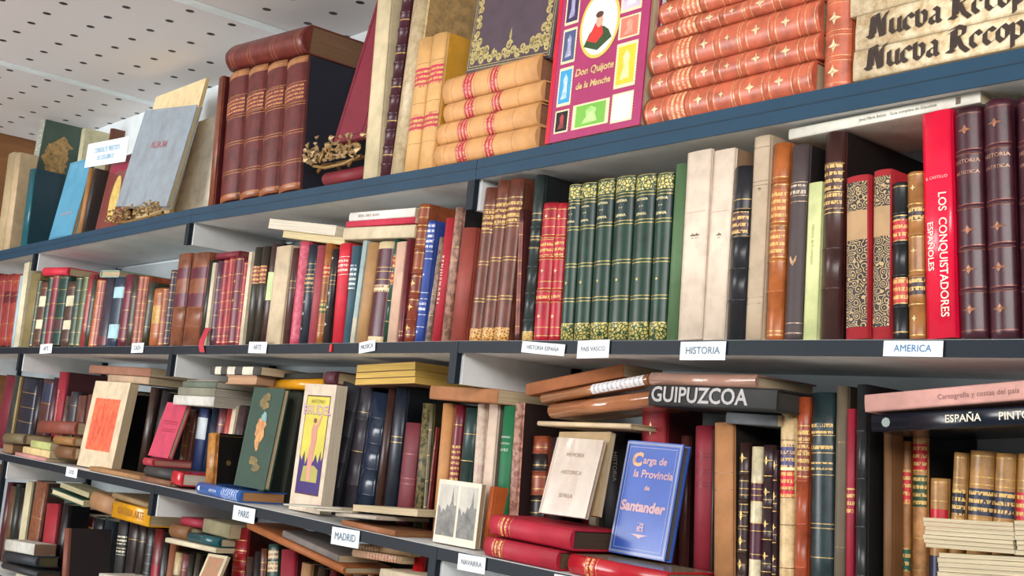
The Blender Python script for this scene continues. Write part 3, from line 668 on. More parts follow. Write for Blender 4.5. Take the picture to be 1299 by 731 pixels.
# burgundy folio leaning on the tall cream one, on its brass stand
B_=Fo(1,(422,182),(461,174),(467,0),.012,'8a2238','wine red','',Y0=.03,Y1=.10,k='gloss',bk='gloss',board='8a2238',lab='large wine red cover leaning back, on the second brass stand')
cframe(B_,.012,.002,mat('gloss','5c1628'))
Ly(1,(407,234),(460,224.5),(407,219),'8c2430','crimson','',Y1=.03,d=.16,k='cloth',lab='crimson book lying flat under the second brass stand')
stand('brass_book_stand',398,457,222,.022,'twisted brass book stand with leaf scrolls, under the wine red cover',.085,9)
bpy.data.objects['brass_book_stand.001'].location.z=sh(1,-2.3)+.036
LAST.pop(1,None)
S(1,460,478,-42,'dccba4','cream vellum','',yr=222,xt=482,k='paper',d=.25,Y=.012,bulge=.003,lab='very tall cream vellum book, left of the purple ribbed spine')
S(1,478,491,-42,'4f1c2c','dark purple','',yr=219,xt=511,d=.25,Y=.012,ribs=(.06,.14,.22,.3,.38,.46,.54,.62,.7,.78,.86,.94),gilt=(.1,.26,.42,.58,.74),lab='very tall dark purple leather book with many raised bands')
S(1,491,509,-42,'c4a878','beige vellum','',yr=217,xt=526,k='mottle',segs=[(0,1,'a8916a','mottle','cdb893')],bk='mottle',board='8a6c3e',d=.26,Y=.012,lab='very tall beige and brown mottled folio, behind the tan pair')
for (a,b,x,y,l) in ((510,527.5,525,50,'left'),(528,546,543.5,44,'right')):
    S(1,a,b,y,'d9a868','tan','',yr=212,xt=x,k='cloth',board='cf9420',d=.1,Y=.008,bulge=.006,gilt=(.2,.36,.5,.64,.8),gc='c08a50',segs=[(.3,.42,'c02c48','text'),(.62,.77,'c8324c','text')],lab='tan volume with crimson labels standing left of the flat stack, %s of the pair'%l,grp='two upright tan volumes')
tst=[((549,210),(677,186),(549,184),'bottom'),((552,182),(678,158),(552,157),'third from top'),((561,154),(684,129),(561,131),'second from top'),((560,128),(679,104),(560,100),'topmost')]
for bl,br,tl_,l in tst:
    Ly(1,bl,br,tl_,'d8a065','tan','',Y1=.012,d=.12,k='cloth',bulge=.009,board='7d4236',pages='9c6a4c',gilt=(.1,.22,.35,.5,.6,.78),gc='b87c48',segs=[(.23,.33,'b82440','text','e0a070'),(.52,.6,'b82440','text','e0a070')],lab='tan cloth volume with crimson labels lying flat, %s of the stack'%l,grp='four flat tan volumes')
B_=Fo(1,(590,94),(699,73),(604,-66),.03,'5f5058','greyish purple','',Y0=.03,Y1=.035,k='cloth',board='574450',lab='greyish purple book with rich gilt corner ornament, standing on the tan stack')
W_,H_=B_.d,B_.h
cframe(B_,.005,.003,mat('gilt','a8a078')); cframe(B_,.011,.0016,mat('gilt','cdb87a'))
OR=mat('orn','5f5058','d3c080')
random.seed(11)
def curl(cx,cy,r,dirn,a0,turns=1.5,wd=.003,n=22):
    vs=[];fs=[]
    for i in range(n+1):
        t=i/n; a=a0+dirn*t*turns*2*math.pi; rr=r*(1-.8*t); w_=wd*(1-.5*t)
        for s_ in (-1,1): vs.append((cx+(rr+s_*w_)*math.cos(a),cy+(rr+s_*w_)*math.sin(a)))
    for i in range(n): fs.append((2*i,2*i+1,2*i+3,2*i+2))
    return vs,fs
def merge(gs):
    V=[];Fs=[]
    for v,f in gs:
        b=len(V); V+=v; Fs+=[tuple(i+b for i in q) for q in f]
    return V,Fs
gs=[]
for i in range(17):
    u=.018+(W_-.036)*i/16; hgt=.02+.022*abs(math.cos(math.pi*i/16))
    gs.append(curl(u-W_/2,-H_/2+.024+hgt*.25*(i%2),.0085,1 if i%2 else -1,random.random()*6))
    if i in(0,1,2,3,13,14,15,16,8): gs.append(curl(u-W_/2,-H_/2+.043,.009,-1 if i%2 else 1,random.random()*6))
    if i in(0,1,15,16): gs.append(curl(u-W_/2,-H_/2+.063,.009,1 if i%2 else -1,random.random()*6))
for s_ in(-1,1):
    for j in range(12): gs.append(curl(s_*(W_/2-.022-.003*(j%2)),-H_/2+.08+.0165*j,.0075,s_*(1 if j%2 else -1),random.random()*6))
gs.append(poly2d([(0,-H_/2+.078),(-.004,-H_/2+.06),(0,-H_/2+.05),(.004,-H_/2+.06)]))
cover_geo(B_,merge(gs),.5,.5,mat('gilt','d3c080'),'cover_ornament')
# magenta Don Quijote book shown face out
B_=Fo(1,(691,183),(811,158),(708,-28),.028,'a8305c','magenta','',Y0=.008,Y1=.014,k='gloss',bk='gloss',board='b0386c',lab='magenta book Don Quijote de la Mancha shown face out, bordered with little stamp pictures')
cpatch(B_,0,.045,0,1,mat('gloss','cc1c34'),'hinge_strip')
STP=[(.09,.25,.045,.18,'1c1a20','b03a38'),(.09,.25,.2,.43,'3fa0d0','e8f0f4'),(.09,.25,.45,.66,'5a6490','c8c8dc'),(.09,.25,.68,.9,'4a3a66','b8b4d8'),(.285,.68,.045,.19,'7cc04c','c8e89c'),(.7,.92,.035,.2,'f4f0ee','e8e4e4'),(.7,.92,.225,.48,'e8cc3a','f6ecb0'),(.7,.92,.5,.63,'e0806a','f0a890'),(.7,.92,.65,.86,'d8c8d8','f6f2f4')]
for (a,b,z0,z1,c1,c2) in STP:
    # perforated cream edge
    w_,h_=(b-a)*B_.d,(z1-z0)*B_.h; n1=max(4,int(w_/.005)); n2=max(4,int(h_/.005)); pts=[]
    for i in range(n1*2): pts.append((-w_/2+w_*i/(n1*2),-h_/2+(.0012 if i%2 else 0)))
    for i in range(n2*2): pts.append((w_/2-(.0012 if i%2 else 0),-h_/2+h_*i/(n2*2)))
    for i in range(n1*2): pts.append((w_/2-w_*i/(n1*2),h_/2-(.0012 if i%2 else 0)))
    for i in range(n2*2): pts.append((-w_/2+(.0012 if i%2 else 0),h_/2-h_*i/(n2*2)))
    cover_geo(B_,poly2d(pts),(a+b)/2,(z0+z1)/2,mat('paper','f2e6b8'),'stamp_picture',.0005)
    cover_geo(B_,rect(w_*.8,h_*.84),(a+b)/2,(z0+z1)/2,mat('gloss',c1),'stamp_picture',.0008)
    cover_geo(B_,poly2d([(-w_*.22,-h_*.32),(w_*.2,-h_*.3),(w_*.13,0),(w_*.16,h_*.2),(0,h_*.33),(-w_*.14,h_*.18),(-w_*.1,-.05*h_)]),(a+b)/2,(z0+z1)/2,mat('mottle',c1,c2),'stamp_picture',.0010)
cover_geo(B_,poly2d([(-.018,0),(-.012,.012),(-.004,.014),(0,.02),(.004,.014),(.012,.012),(.018,0)]),.49,.795,mat('paper','e8e0f0'),'cover_panel',.0007)
for (a_,b_,c_,o_) in ((.050,.062,'e8c860',.0008),(.044,.056,'f8f4e8',.0010)): cover_geo(B_,ell(a_,b_,40),.49,.63,mat('gloss',c_),'cover_portrait',o_)
cover_geo(B_,poly2d([(-.036,-.035),(.0,-.048),(.034,-.03),(.024,-.014),(.012,-.006),(-.012,-.004),(-.024,-.014)]),.49,.63,mat('gloss','3c5a34'),'cover_portrait',.0012)
cover_geo(B_,poly2d([(-.028,-.026),(-.004,-.034),(.012,-.02),(.006,.0),(-.01,.004)]),.49,.63,mat('gloss','d83a34'),'cover_portrait',.0014)
cover_geo(B_,ell(.0085,.012,16,0,.006),.49,.63,mat('paper','d8a890'),'cover_portrait',.0015)
cover_geo(B_,ell(.0095,.006,14,-.001,.018),.49,.63,mat('paper','5a3a30'),'cover_portrait',.0016)
GT=mat('gilt','f0d090')
def shadowed(s,size,yf,zf,off=.0006):
    cover_geo(B_,text2d(s,size,off,.15),yf,zf,GT)
shadowed('Cervantes',.021,.49,.885,.0005); shadowed('Don Quijote',.0185,.475,.375,.0005); shadowed('de la Mancha',.0165,.475,.295,.0005)
# orange leather stack
ost=[((814,160),(1028,113.5),(815,125),'lowest'),((821,124),(1036,78),(821,94),'fifth from top'),((821,92.5),(1036,46),(821,57),'fourth from top'),((829,56),(1040,10),(830,31),'third from top'),((834,30),(1044,-17),(834,2),'second from top'),((840,-4),(1048,-50),(840,-31),'topmost')]
for bl,br,tl_,l in ost:
    Ly(1,bl,br,tl_,'c8674a','orange','',Y1=.012,d=.17,k='leather',bulge=.011,board='8f4432',ribs=(.14,.285,.43,.585,.75,.91),gilt=(.02,.12,.16,.2,.24,.265,.305,.41,.45,.555,.57,.605,.73,.77,.89,.93,.98),gc='e8b080',
       stars=[[(.08,.0085),(.36,.0095),(.5,.006),(.665,.0095),(.83,.0095)],'f6dcae'],lbs=[(.17,.27,'c8674a','text','ecc08c')],lab='orange leather volume with gilt stars lying flat, %s of the stack'%l,grp='six flat orange leather volumes')
LAST.pop(1,None)
S(1,1039,1073,-34,'c66648','orange','',yr=108,xt=1044,ribs=(.25,.47,.75),gilt=(.04,.23,.27,.45,.49,.73,.77),gc='e8b080',stars=[[(.14,.0105),(.36,.0105),(.6,.0105),(.87,.009)],'f6dcae'],d=.19,Y=.01,bulge=.012,lab='orange leather volume with gilt stars standing upright, right of the flat orange stack')
# vellum volumes with black lettering
def bl_glyphs():
    G={}
    G['N']=([[(0,.0),(.05,.75)],[(0,.7),(.22,.8),(.42,.0),(.5,.05)],[(.5,0),(.48,.62),(.62,.8)],[(-.1,.1),(.1,0)],[(.14,.1),(.14,.7)]],.78)
    G['M']=([[(0,0),(0,.7),(.12,.8)],[(.12,.8),(.26,.62),(.26,0)],[(.26,.62),(.42,.8),(.54,.62),(.54,.0),(.64,.06)],[(-.08,.04),(.06,-.02)]],.82)
    G['u']=([[(0,.5),(0,.12),(.12,0),(.3,.14)],[(.3,.5),(.3,.08),(.38,0)]],.5)
    G['e']=([[(.3,.08),(.14,0),(0,.14),(0,.38),(.16,.52),(.3,.38),(.05,.24)]],.44)
    G['v']=([[(0,.58),(.02,.1),(.16,0),(.3,.14),(.3,.4),(.18,.52),(.04,.44)]],.46)
    G['a']=([[(.02,.44),(.16,.52),(.28,.42),(.28,.08),(.36,0)],[(.28,.3),(.06,.24),(.02,.1),(.14,0),(.28,.1)]],.48)
    G['R']=([[(.06,0),(.06,.7),(-.08,.6)],[(-.08,.72),(.2,.82),(.46,.7),(.44,.5),(.1,.42)],[(.24,.44),(.4,.1),(.6,-.08)],[(.16,.74),(.16,.1)],[(-.1,.04),(.14,0)]],.72)
    G['c']=([[(.3,.4),(.16,.52),(0,.38),(0,.14),(.14,0),(.3,.1)]],.42)
    G['o']=([[(.16,.52),(0,.38),(0,.14),(.14,0),(.3,.14),(.3,.38),(.16,.52)]],.46)
    G['p']=([[(.0,-.25),(0,.42),(-.06,.5)],[(0,.4),(.18,.52),(.32,.38),(.32,.12),(.18,0),(.02,.08)]],.5)
    G['i']=([[(0,.5),(0,.08),(.08,0)]],.24)
    G['l']=([[(0,.85),(0,.08),(.1,0)]],.26)
    G[' ']=([],.3)
    return G
GL=bl_glyphs()
def black(B,s,size,zf0,xf,nib):
    g=[GL[c][0] for c in s]; a=[GL[c][1] for c in s]; vs,fs=strokes(g,a,size,nib)
    spine_geo(B,(vs,fs),'bu',xf,zf0,mat('paper','3a2c24'),off=.0012)
VK=dict(k='paper',d=.2,bulge=.014,gilt=(),board='b89c70')
vst=[((1081,103),(1345,47.5),(1081,66),'lowest','Mueva Recopil'),((1084,64),(1348,8),(1084,21),'middle','Nueva Recopil'),((1078,19),(1345,-38),(1078,-22),'topmost','')]
for bl,br,tl_,l,s_ in vst:
    B_=Ly(1,bl,br,tl_,'cdb084','mottled vellum','',Y1=.012,segs=[(0,1,'b8925c','mottle','ecdcb8')],**VK,pages='b89c70',lab='mottled vellum volume lying flat at the top right corner, %s of three'%l+(' with black lettering' if s_ else ''),grp=None)
    if s_: black(B_,s_.replace('Mueva','Nueva') ,.0415,.085,.74,(.0066,.0034))

# ================================================================ THIRD SHELF, back row
LAST.pop(3,None)
YB=.125
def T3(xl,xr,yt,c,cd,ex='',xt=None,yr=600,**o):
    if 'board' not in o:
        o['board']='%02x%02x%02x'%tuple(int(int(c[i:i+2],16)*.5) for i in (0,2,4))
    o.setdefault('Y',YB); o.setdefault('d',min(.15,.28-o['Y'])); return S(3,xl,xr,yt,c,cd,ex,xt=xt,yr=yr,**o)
T3(-6,6,478,'7c1f30','crimson','plain spine',xt=5,yr=540,k='cloth')
T3(6,14,478,'3c4440','greenish grey','',xt=17,yr=540)
T3(14.5,17,478,'a08658','narrow tan','',xt=24,yr=540,k='paper')
T3(17.5,37,481,'252e40','navy','faint gilt bands',xt=27,yr=540,gilt=(.2,.4,.6,.8))
T3(38,43,483,'2a2430','blackish purple','',xt=48,yr=540)
T3(43.5,56.5,482,'5c3836','brownish slate','blue top panel',xt=53,yr=540,segs=[(.7,.95,'33405a')],gilt=(.3,.68))
T3(57,62.5,479,'5a2f42','plum','',xt=66,yr=540)
T3(63,73.5,472,'a02434','bright crimson','cream lettering down the spine',xt=72,yr=540,k='cloth',lbs=None) if False else None
_b=T3(63,73.5,472,'a02434','bright crimson','cream lettering down the spine',xt=72,yr=540,k='cloth'); spine_text(_b,'ENCICLOPEDIA',.016,'td',.5,.6,'e0c0a8','paper')
T3(75,80,503,'6a4a44','dusty brown','',xt=82,yr=540); T3(80.5,90,497,'43424a','slate grey','',xt=86,yr=540,gilt=(.4,.8))
T3(92,102,502,'7a4d42','clay brown','',xt=97,yr=540); T3(104,114,501,'814a42','reddish clay','',xt=109,yr=540)
T3(128,140,497,'2c2322','dark umber','',xt=140,yr=560); T3(141,156,500,'231d20','black','',xt=153,yr=560)
T3(174,181,492,'4a352c','walnut brown','',xt=189,yr=580,board='241a18')
T3(187,196,498,'26222a','dull black','',xt=203,yr=580)
T3(226,233,520,'7a5634','golden brown','gilt lines',xt=235,yr=575,gilt=(.2,.5,.8)); T3(233.5,239,520,'6a3c32','russet','',xt=242,yr=575,gilt=(.3,.7))
T3(241,254,518,'26386c','dark blue','white library label',xt=249,yr=575,k='cloth',segs=[(.6,.88,'d4dce0','paper')])
T3(257,266,518,'1f2b44','midnight blue','',xt=267,yr=575); T3(266.5,275,519,'7c4248','faded rose','',xt=276,yr=575,gilt=(.6,.8))
T3(275.5,284,518,'b4443c','coral red','white lower half',xt=286,yr=575,segs=[(.0,.55,'c9cfc9','paper')])
T3(284.5,290,515,'e0cdb4','ivory','',xt=295,yr=575,k='paper'); T3(291,299,516,'5a4444','dim brown','',xt=302,yr=575)
T3(327,345,500,'5f6650','greenish grey','stacked magazine edges',xt=347,k='pages',yr=600,pages='6a7058')
T3(346,362,497,'4a5044','dull olive','',xt=366,k='paper',yr=600)
T3(390,404,500,'2a2426','black brown','',xt=410,yr=600)
T3(405,431,490,'3a3a44','charcoal','raised bands',xt=428,yr=600,ribs=(.2,.4,.6,.8),k='cloth')
T3(433,448,490,'4a4650','grey','raised bands',xt=446,yr=620,ribs=(.25,.5,.75),gilt=(.5,.8))
_b=T3(448.5,470,498,'26344a','dark blue','silver shine along its spine',xt=460,yr=620,k='gloss',ribs=(.2,.4,.6,.8)); 
T3(473,482,493,'4a2d26','brown','worn spine',xt=485,yr=620)
T3(483,498,492,'262e3c','blue black','plain spine',xt=492,yr=620,gilt=(.6,.64))
T3(502,521,536,'7c2f3a','wine','two rules',xt=511,yr=620,k='cloth',gilt=(.42,.47,.7),gc='a8605c')
T3(523.6,536,512,'4c4a34','olive black','marbled gilt spine',xt=532.5,yr=620,k='marble',bk='leather',board='2c2a20',segs=[(0,1,'2c2e24','marble','7a6c40')])
T3(536.5,541,514,'6a6040','mottled olive','',xt=543,yr=620,k='leather',gilt=(.2,.4,.6,.8))
T3(541.5,546,542,'8a3430','brick','',xt=550,yr=620,gilt=(.2,.5,.8))
T3(547,561,512,'c48a54','light orange tan','plain board',xt=558,yr=640,k='cloth',Y=.1)
T3(566,577,514,'7e1f30','ruby','gilt lettering down the spine',xt=575,yr=609,gilt=(.1,.85),segs=[(.3,.7,'7e1f30','text')],Y=.1)
T3(578,594,517,'274440','dark green','red foot label',xt=587,yr=609,ribs=(.3,.6),gilt=(.3,.6,.8),segs=[(.25,.36,'7a2c30')],Y=.1)
T3(596,607,513,'c4a898','dusty pink','torn spine',xt=602,yr=609,k='mottle',bk='paper',segs=[(0,1,'c09a90','mottle','dcccb8')],Y=.1)
T3(612,624,513,'dcc4b0','pale pink','worn paper spine',xt=620,yr=609,k='paper',Y=.1)
_b=T3(624.5,641,515,'1f7a4c','emerald green','white title near the top',xt=635,yr=640,k='cloth',Y=.1); spine_text(_b,'MARIANO',.0058,'h',.5,.78,'e8f0e4','paper'); spine_text(_b,'DE CASTRO',.0048,'h',.5,.735,'e8f0e4','paper'); spine_text(_b,'GOMEZ',.0066,'h',.5,.69,'e8f0e4','paper')
T3(642.5,652,511,'b08070','marbled pink','dark brown cover',xt=651,yr=645,k='marble',segs=[(0,1,'8a5a50','marble','c09484')],bk='cloth',board='2c1a18',Y=.1,d=.18)
T3(668,688,554,'9c4a2c','burnt orange','many gilt bands',xt=672,yr=643,ribs=(.3,.5,.7,.85),gilt=(.1,.25,.35,.45,.55,.65,.75,.9),segs=[(.3,.5,'2a2220'),(.7,.85,'2a2220')],d=.1)
T3(690,712,556,'3a2626','dark chestnut','',xt=694,yr=643,d=.1); T3(714,735,549,'8a2c2c','faded scarlet','',xt=718,yr=643,d=.1,Y=.17)
T3(737,755,548,'a89880','pale grey brown','',xt=741,yr=643,k='paper',d=.1,Y=.17)
_b=T3(762,790,545,'1c1a1e','jet black','pale marks',xt=765,yr=650,k='cloth',d=.1,Y=.175); spine_geo(_b,text2d('HISTORIA',.012),'td',.6,.72,mat('paper','b0a89c'))
_b=T3(806,838,515,'a81c28','bright red','gilt emblem',xt=811,yr=650,k='cloth',d=.1,Y=.145,seq=False,gilt=(.75,.97),stars=[[(.86,.012)],'d9a86c']); 
T3(857,869,553,'6a3a34','dark reddish brown','',xt=861,yr=680,d=.1,Y=.175)
T3(875,900,541,'8c1c2e','deep crimson','blind rules',xt=878,yr=690,k='cloth',gilt=(.62,.64,.7,.72,.8,.82),gc='6a1424',d=.14,lab='deep crimson clothbound book right of the blue face-out book, below the GUIPUZCOA spine')
T3(901,904,545,'4a4038','thin dark grey','',xt=904,yr=690,d=.14)
T3(905,930,537,'b07a4c','tan','wrapped in film, plain spine',xt=906,yr=731,k='paper',gilt=(.6,.7),gc='8a5c38',Y=.1,d=.14,board='1c1512')
T3(932,945,562,'3c2622','espresso brown','gilt flowers and bands',xt=936,yr=731,ribs=(.15,.3,.45,.62,.8),gilt=(.14,.31,.44,.46,.55,.6,.66,.7,.75,.81),stars=[[(.22,.008),(.37,.008),(.53,.008),(.9,.008)],'d9b470'],Y=.1,d=.14)
T3(946.5,962,567,'5a2a3c','cream and violet','cream panels and violet labels',xt=951,yr=731,gilt=(.3,.45,.5,.64,.68,.72,.76),segs=[(.05,.27,'ddd0ac'),(.5,.64,'ddd0ac'),(.76,1,'d6c9a4')],Y=.1,d=.14,lab='narrow book with cream panels and violet labels, below the GUIPUZCOA spine')
for (a,b,y,x,l) in ((963,977,565,966,'wider'),(978,984,571,980,'narrower')): T3(a,b,y,'3a2228','dark violet brown','',xt=x,yr=731,ribs=(.2,.4,.6,.8),gilt=(.1,.2,.25,.4,.45,.6,.65,.8,.9),stars=[[(.3,.006),(.5,.006),(.7,.007),(.9,.007)],'d9b470'],Y=.1,d=.14,lab='dark violet brown leather volume with gilt flowers, %s of two near the parchment one'%l,grp='two dark violet brown volumes')
T3(984.5,1004,526,'d9be90','parchment','red and blue labels',xt=987,yr=731,gilt=(.2,.42,.58,.75,.9),gc='8a6a40',k='paper',Y=.1,d=.14,lbs=None) if False else None
_b=T3(984.5,1003.5,526,'d0b080','speckled parchment','red and blue labels',xt=987,yr=731,gilt=(.2,.42,.56,.6,.7,.78,.86),gc='7a5a34',k='mottle',segs=[(0,.56,'b89868','mottle','dcc090'),(.56,.7,'cc2030','text'),(.72,.84,'4c4a78','text'),(.84,1,'b89868','mottle','dcc090')],Y=.1,d=.14)
T3(1004.5,1021,504,'a84a28','orange rust','gilt panel',xt=1009.5,yr=731,ribs=(.2,.4,.6),gilt=(.62,.65,.7,.74,.78,.82,.86),segs=[(.64,.84,'7a3a28','text')],Y=.1,d=.14)
T3(1022.5,1054,499,'24383c','dark blue green','gilt title lines',xt=1025,yr=731,gilt=(.25,.36,.38,.6,.66,.72,.78,.84),gc='b89c68',lbs=None,Y=.1,d=.14) if False else None
_b=T3(1022.5,1054,499,'24383c','dark blue green','gilt title lines',xt=1025,yr=731,gilt=(.25,.38,.4,.62,.72,.8),gc='b89c68',Y=.1,d=.14,tl=[(.645,.68,'24383c'),(.73,.77,'24383c'),(.81,.86,'24383c')])
T3(1055,1070,490,'6a5c48','olive brown','plain spine',xt=1059,yr=731,k='cloth',Y=.1,d=.14,gilt=(.3,.75),gc='8a7450')
T3(1070.5,1082,519,'9c1c34','cherry red','title down the spine',xt=1072,yr=731,k='cloth',Y=.1,d=.14,segs=[(.5,.62,'9c1c34','text')])
T3(1083,1097,488,'24282a','greenish black','raised bands',xt=1085,yr=731,Y=.085,d=.19,ribs=(.2,.4,.6,.8),board='14100e',bk='cloth')
T3(1118,1130,546,'7a5330','brown board','',xt=1119,yr=731,k='cloth',Y=.105,d=.03,seq=False,board='7a5330')
_b=T3(1137,1153,560,'a8703c','light tan','red and green labels',xt=1138,yr=731,gilt=(.3,.42,.66,.84,.94),segs=[(.66,.84,'c8202c','text'),(.3,.42,'1f5c44','text')],Y=.14,board='17110e',bk='cloth')
_b=T3(1154,1173,549,'94683c','mottled tan','red and green labels',xt=1155,yr=731,gilt=(.3,.46,.64,.72,.8,.95),k='mottle',segs=[(.8,.94,'c4182c','text'),(.62,.78,'2c4a30','text')],bk='cloth',board='15110f',Y=.14)
T3(1175,1198,607,'b08048','honey tan','red label, shorter than the rest',xt=1177,yr=731,gilt=(.62,.85,.97),segs=[(.66,.8,'c4182c'),(.35,.5,'2c3050')],Y=.14)
for (a,b,y,l,lc) in ((1199.5,1218,574,'narrow one','23222c'),(1219.5,1252,572,'widest','232c44'),(1253,1280,575,'middle-width one','2c3248'),(1281,1312,576,'one with a red label','c02434')):
    T3(a,b,y,'b4854c','tan calf','',yr=731,Y=.14,gilt=(.04,.56,.6,.64,.82,.86,.97),ribs=(.2,.4),segs=[(.66,.8,lc,'text'),(.57,.62,'b03030')],lab='tan calf volume behind the pamphlets at bottom right, %s'%l,grp=None)
# lying on the back row
Ly(3,(136,484),(188,488),(137,475),'c9ab8c','pale tan','',Y1=.115,d=.15,lab='pale tan booklet under the pinkish brown one, above the orange print book')
Ly(3,(112,475),(190,480),(113,463),'a8745c','pinkish brown','',Y1=.11,d=.15,lab='pinkish brown paperback lying on top, above the orange print book',k='paper')
for i,(y0,y1,c,n) in enumerate(((515,503,'d8d4cc','white'),(502.5,493,'8c8a78','grey green'),(492.5,485.5,'6a7464','green grey'),(486.5,484.5,'9a8f82','grey beige'))):
    Ly(3,(219+i*6,y0-2),(270+i*2,y0+1),(219+i*6,y1-2),c,n,'',Y1=.06,Y2=.06,d=.16,lab='%s magazine lying flat, %s of four over the navy and blue spines'%(n,['lowest','second from bottom','second from top','topmost'][i]),pages='b8b0a0')
Ly(3,(286,487),(324,488),(286,476),'b88a68','light brown','',Y1=.05,d=.15,lab='light brown book lying above the dark green face-out book',k='cloth',mode='fore',pages='c49a78')
Ly(3,(266,475),(330,476),(266,465),'4a4640','dark grey','',Y1=.045,d=.13,lab='dark grey box-like book with cream squares, just under the second shelf',segs=[(.1,.22,'e0d8c4','paper'),(.35,.5,'e0d8c4','paper'),(.65,.85,'e0d8c4','paper')])
Ly(3,(340,494),(408,494),(340,481),'e09a1c','orange yellow','',Y1=.1,d=.14,lab='orange yellow paperback lying flat, above and left of the yellow poster book',k='gloss')
Ly(3,(346,481),(408,482),(346,474),'2e2c26','black','',Y1=.11,d=.14,lab='black book lying on the orange yellow paperback')
Ly(3,(409,488),(423,488),(409,471),'6a3440','dull purple','',Y1=.1,d=.1,k='cloth',lab='small dull purple book lying just above the top of the yellow poster book')
for i,(y0,y1) in enumerate(((489,481),(480.5,473),(472.5,463))):
    Ly(3,(450+i,y0),(526,y0-2.5),(450+i,y1),'d8a83c' if i<2 else 'c89878','yellow','',Y1=.09,d=.16,mode='fore',pages='d9b45c',k='paper',bk='paper',board='7a5238',lab='yellow paperback lying above the dark blue spines, %s of three'%['lowest','middle','topmost'][i],grp='three yellow paperbacks')
Ly(3,(544,506),(630,512),(544,489),'b4794e','light brown','',Y1=.07,d=.17,k='paper',bulge=.008,lab='light brown paper-wrapped book lying across spines, right of the joint post')
Ly(3,(681,540),(799,544),(681,534),'d8c09c','cream','',Y1=.08,d=.15,k='cloth',lab='thin cream board lying flat under the three wrapped brown books')
Ly(3,(694,530),(822,515),(693,512),'a86a44','reddish tan','',Y1=.07,d=.1,k='plastic',bulge=.009,lab='reddish tan book in clear film lying at a slant, lowest of three wrapped books')
_b=Ly(3,(685,512),(820,488),(684,499),'a8704a','brownish tan','',Y1=.075,d=.1,k='plastic',bulge=.007,lab='brownish tan wrapped book with a white paper label, middle of the slanting three')
spine_geo(_b,rect(.012,.001),'bu',.5,.6,mat('paper','e8e4e0')) if False else None
label_patch(_b,.5,.97,'ece8e6','print','b8b6be'); 
Ly(3,(667,502),(790,478),(666,487),'a86438','cinnamon','',Y1=.08,d=.1,k='paper',bulge=.006,lab='cinnamon coloured book lying at a slant, topmost of three wrapped books')
B_=Ly(3,(822,514),(984,522),(822,488),'2c2e2e','charcoal','',Y1=.045,d=.15,k='cloth',bulge=.001,board='1c1d1d',pages='3a3834',lab='charcoal book lying flat with GUIPUZCOA in large grey letters on its spine')
spine_text(B_,'GUIPUZCOA',.0335,'bu',.48,.405,'b8b4b4','paper',.0007)
Ly(3,(822,488),(957,492),(822,472),'b48a78','pinkish tan','',Y1=.05,d=.15,k='plastic',lab='pinkish tan film-wrapped book lying on the GUIPUZCOA book')
Ly(3,(920,537),(985,541),(920,523),'6a6e72','grey','',Y1=.09,d=.12,k='paper',lab='grey book lying under the right end of the GUIPUZCOA book')
B_=Ly(3,(1105,548),(1345,537),(1105,526),'141c2a','dark navy','',Y1=.035,d=.16,k='gloss',bulge=.002,lab='dark navy book lettered ESPAÑA PINTOR, lying flat at the right edge')
spine_text(B_,'ESPAÑA      PINTORESCA',.0135,'bu',.5,.72,'e4dcc8','paper',.0002); spine_geo(B_,ell(.0065,.0065,8),'bu',.5,.09,mat('paper','8a9490'),'spine_emblem')
B_=Ly(3,(1097,523),(1350,503),(1097,501),'cf9c92','salmon pink','',Y1=.03,d=.17,k='paper',bulge=.001,lab='salmon pink book lying on top of the navy book at the right edge',pages='c9a89c')
spine_text(B_,'Cartografía y costas del país',.0095,'bu',.5,.6,'8a6460','paper')
# pamphlet stacks in front
for (bl,br,tl_,n,l) in (((1172,694),(1286,703),(1172,656),7,'upper left'),((1288,704),(1345,708),(1288,660),7,'upper right'),((1190,737),(1345,748),(1190,701),6,'lower')):
    for j in range(n):
        f=lambda a,b_: a+(b_-a)*(j/n); g=lambda a,b_: a+(b_-a)*((j+.92)/n)
        jit=random.uniform(-2,2)
        Ly(3,(bl[0]+jit,f(bl[1],tl_[1])),(br[0]+jit*.6,br[1]+(f(bl[1],tl_[1])-bl[1])),(bl[0]+jit,g(bl[1],tl_[1])),['c4b494','cdbf9e','b8a988','d2c6aa'][j%4],'cream','',Y1=.02,d=.1,mode='fore',pages='c9bb9c',k='paper',
           lab='thin cream pamphlet in the %s bundle at the bottom right corner'%l,grp='cream pamphlets in the %s bundle at the bottom right'%l)
Ly(3,(1180,773),(1345,790),(1180,739),'b8a988','grey cream','',Y1=.02,d=.1,mode='fore',k='paper',lab='grey cream pamphlet block under the lower bundle at the bottom right') if False else None
# ================================================================ THIRD SHELF, display row
Ly(3,(2,562),(28,564),(2,549),'7a6a4a','dull brown','',Y1=.02,d=.1,k='cloth',lab='dull brown book lying flat under the navy book at the left end')
Ly(3,(1,574),(14,576),(1,562),'6e4a34','dark tan','',Y1=.008,d=.12,k='cloth',lab='dark tan book lying on the shelf at the far left edge',mode='fore',pages='8a6a4a')
Ly(3,(46,549),(93,552),(46,533),'8c4434','red brown','',Y1=.04,d=.08,k='cloth',lab='red brown book lying in front of the short clay brown volumes')
Ly(3,(66,563),(91,566),(66,552),'a0713c','ochre brown','',Y1=.03,d=.09,k='cloth',lab='ochre brown book lying left of the orange print book, higher one')
Ly(3,(68,580),(90,583),(68,565),'7e5432','saddle brown','',Y1=.025,d=.09,k='cloth',lab='saddle brown book lying left of the orange print book, lower one')
Ly(3,(18,583),(57,589),(18,574),'c48a84','pink','',Y1=.01,d=.13,lab='pink booklet lying on the shelf at the left, under the yellow-green one')
Ly(3,(28,575),(62,581),(28,566),'d9c088','straw yellow','',Y1=.015,d=.12,lab='straw yellow booklet lying beneath the yellow-green one at the left')
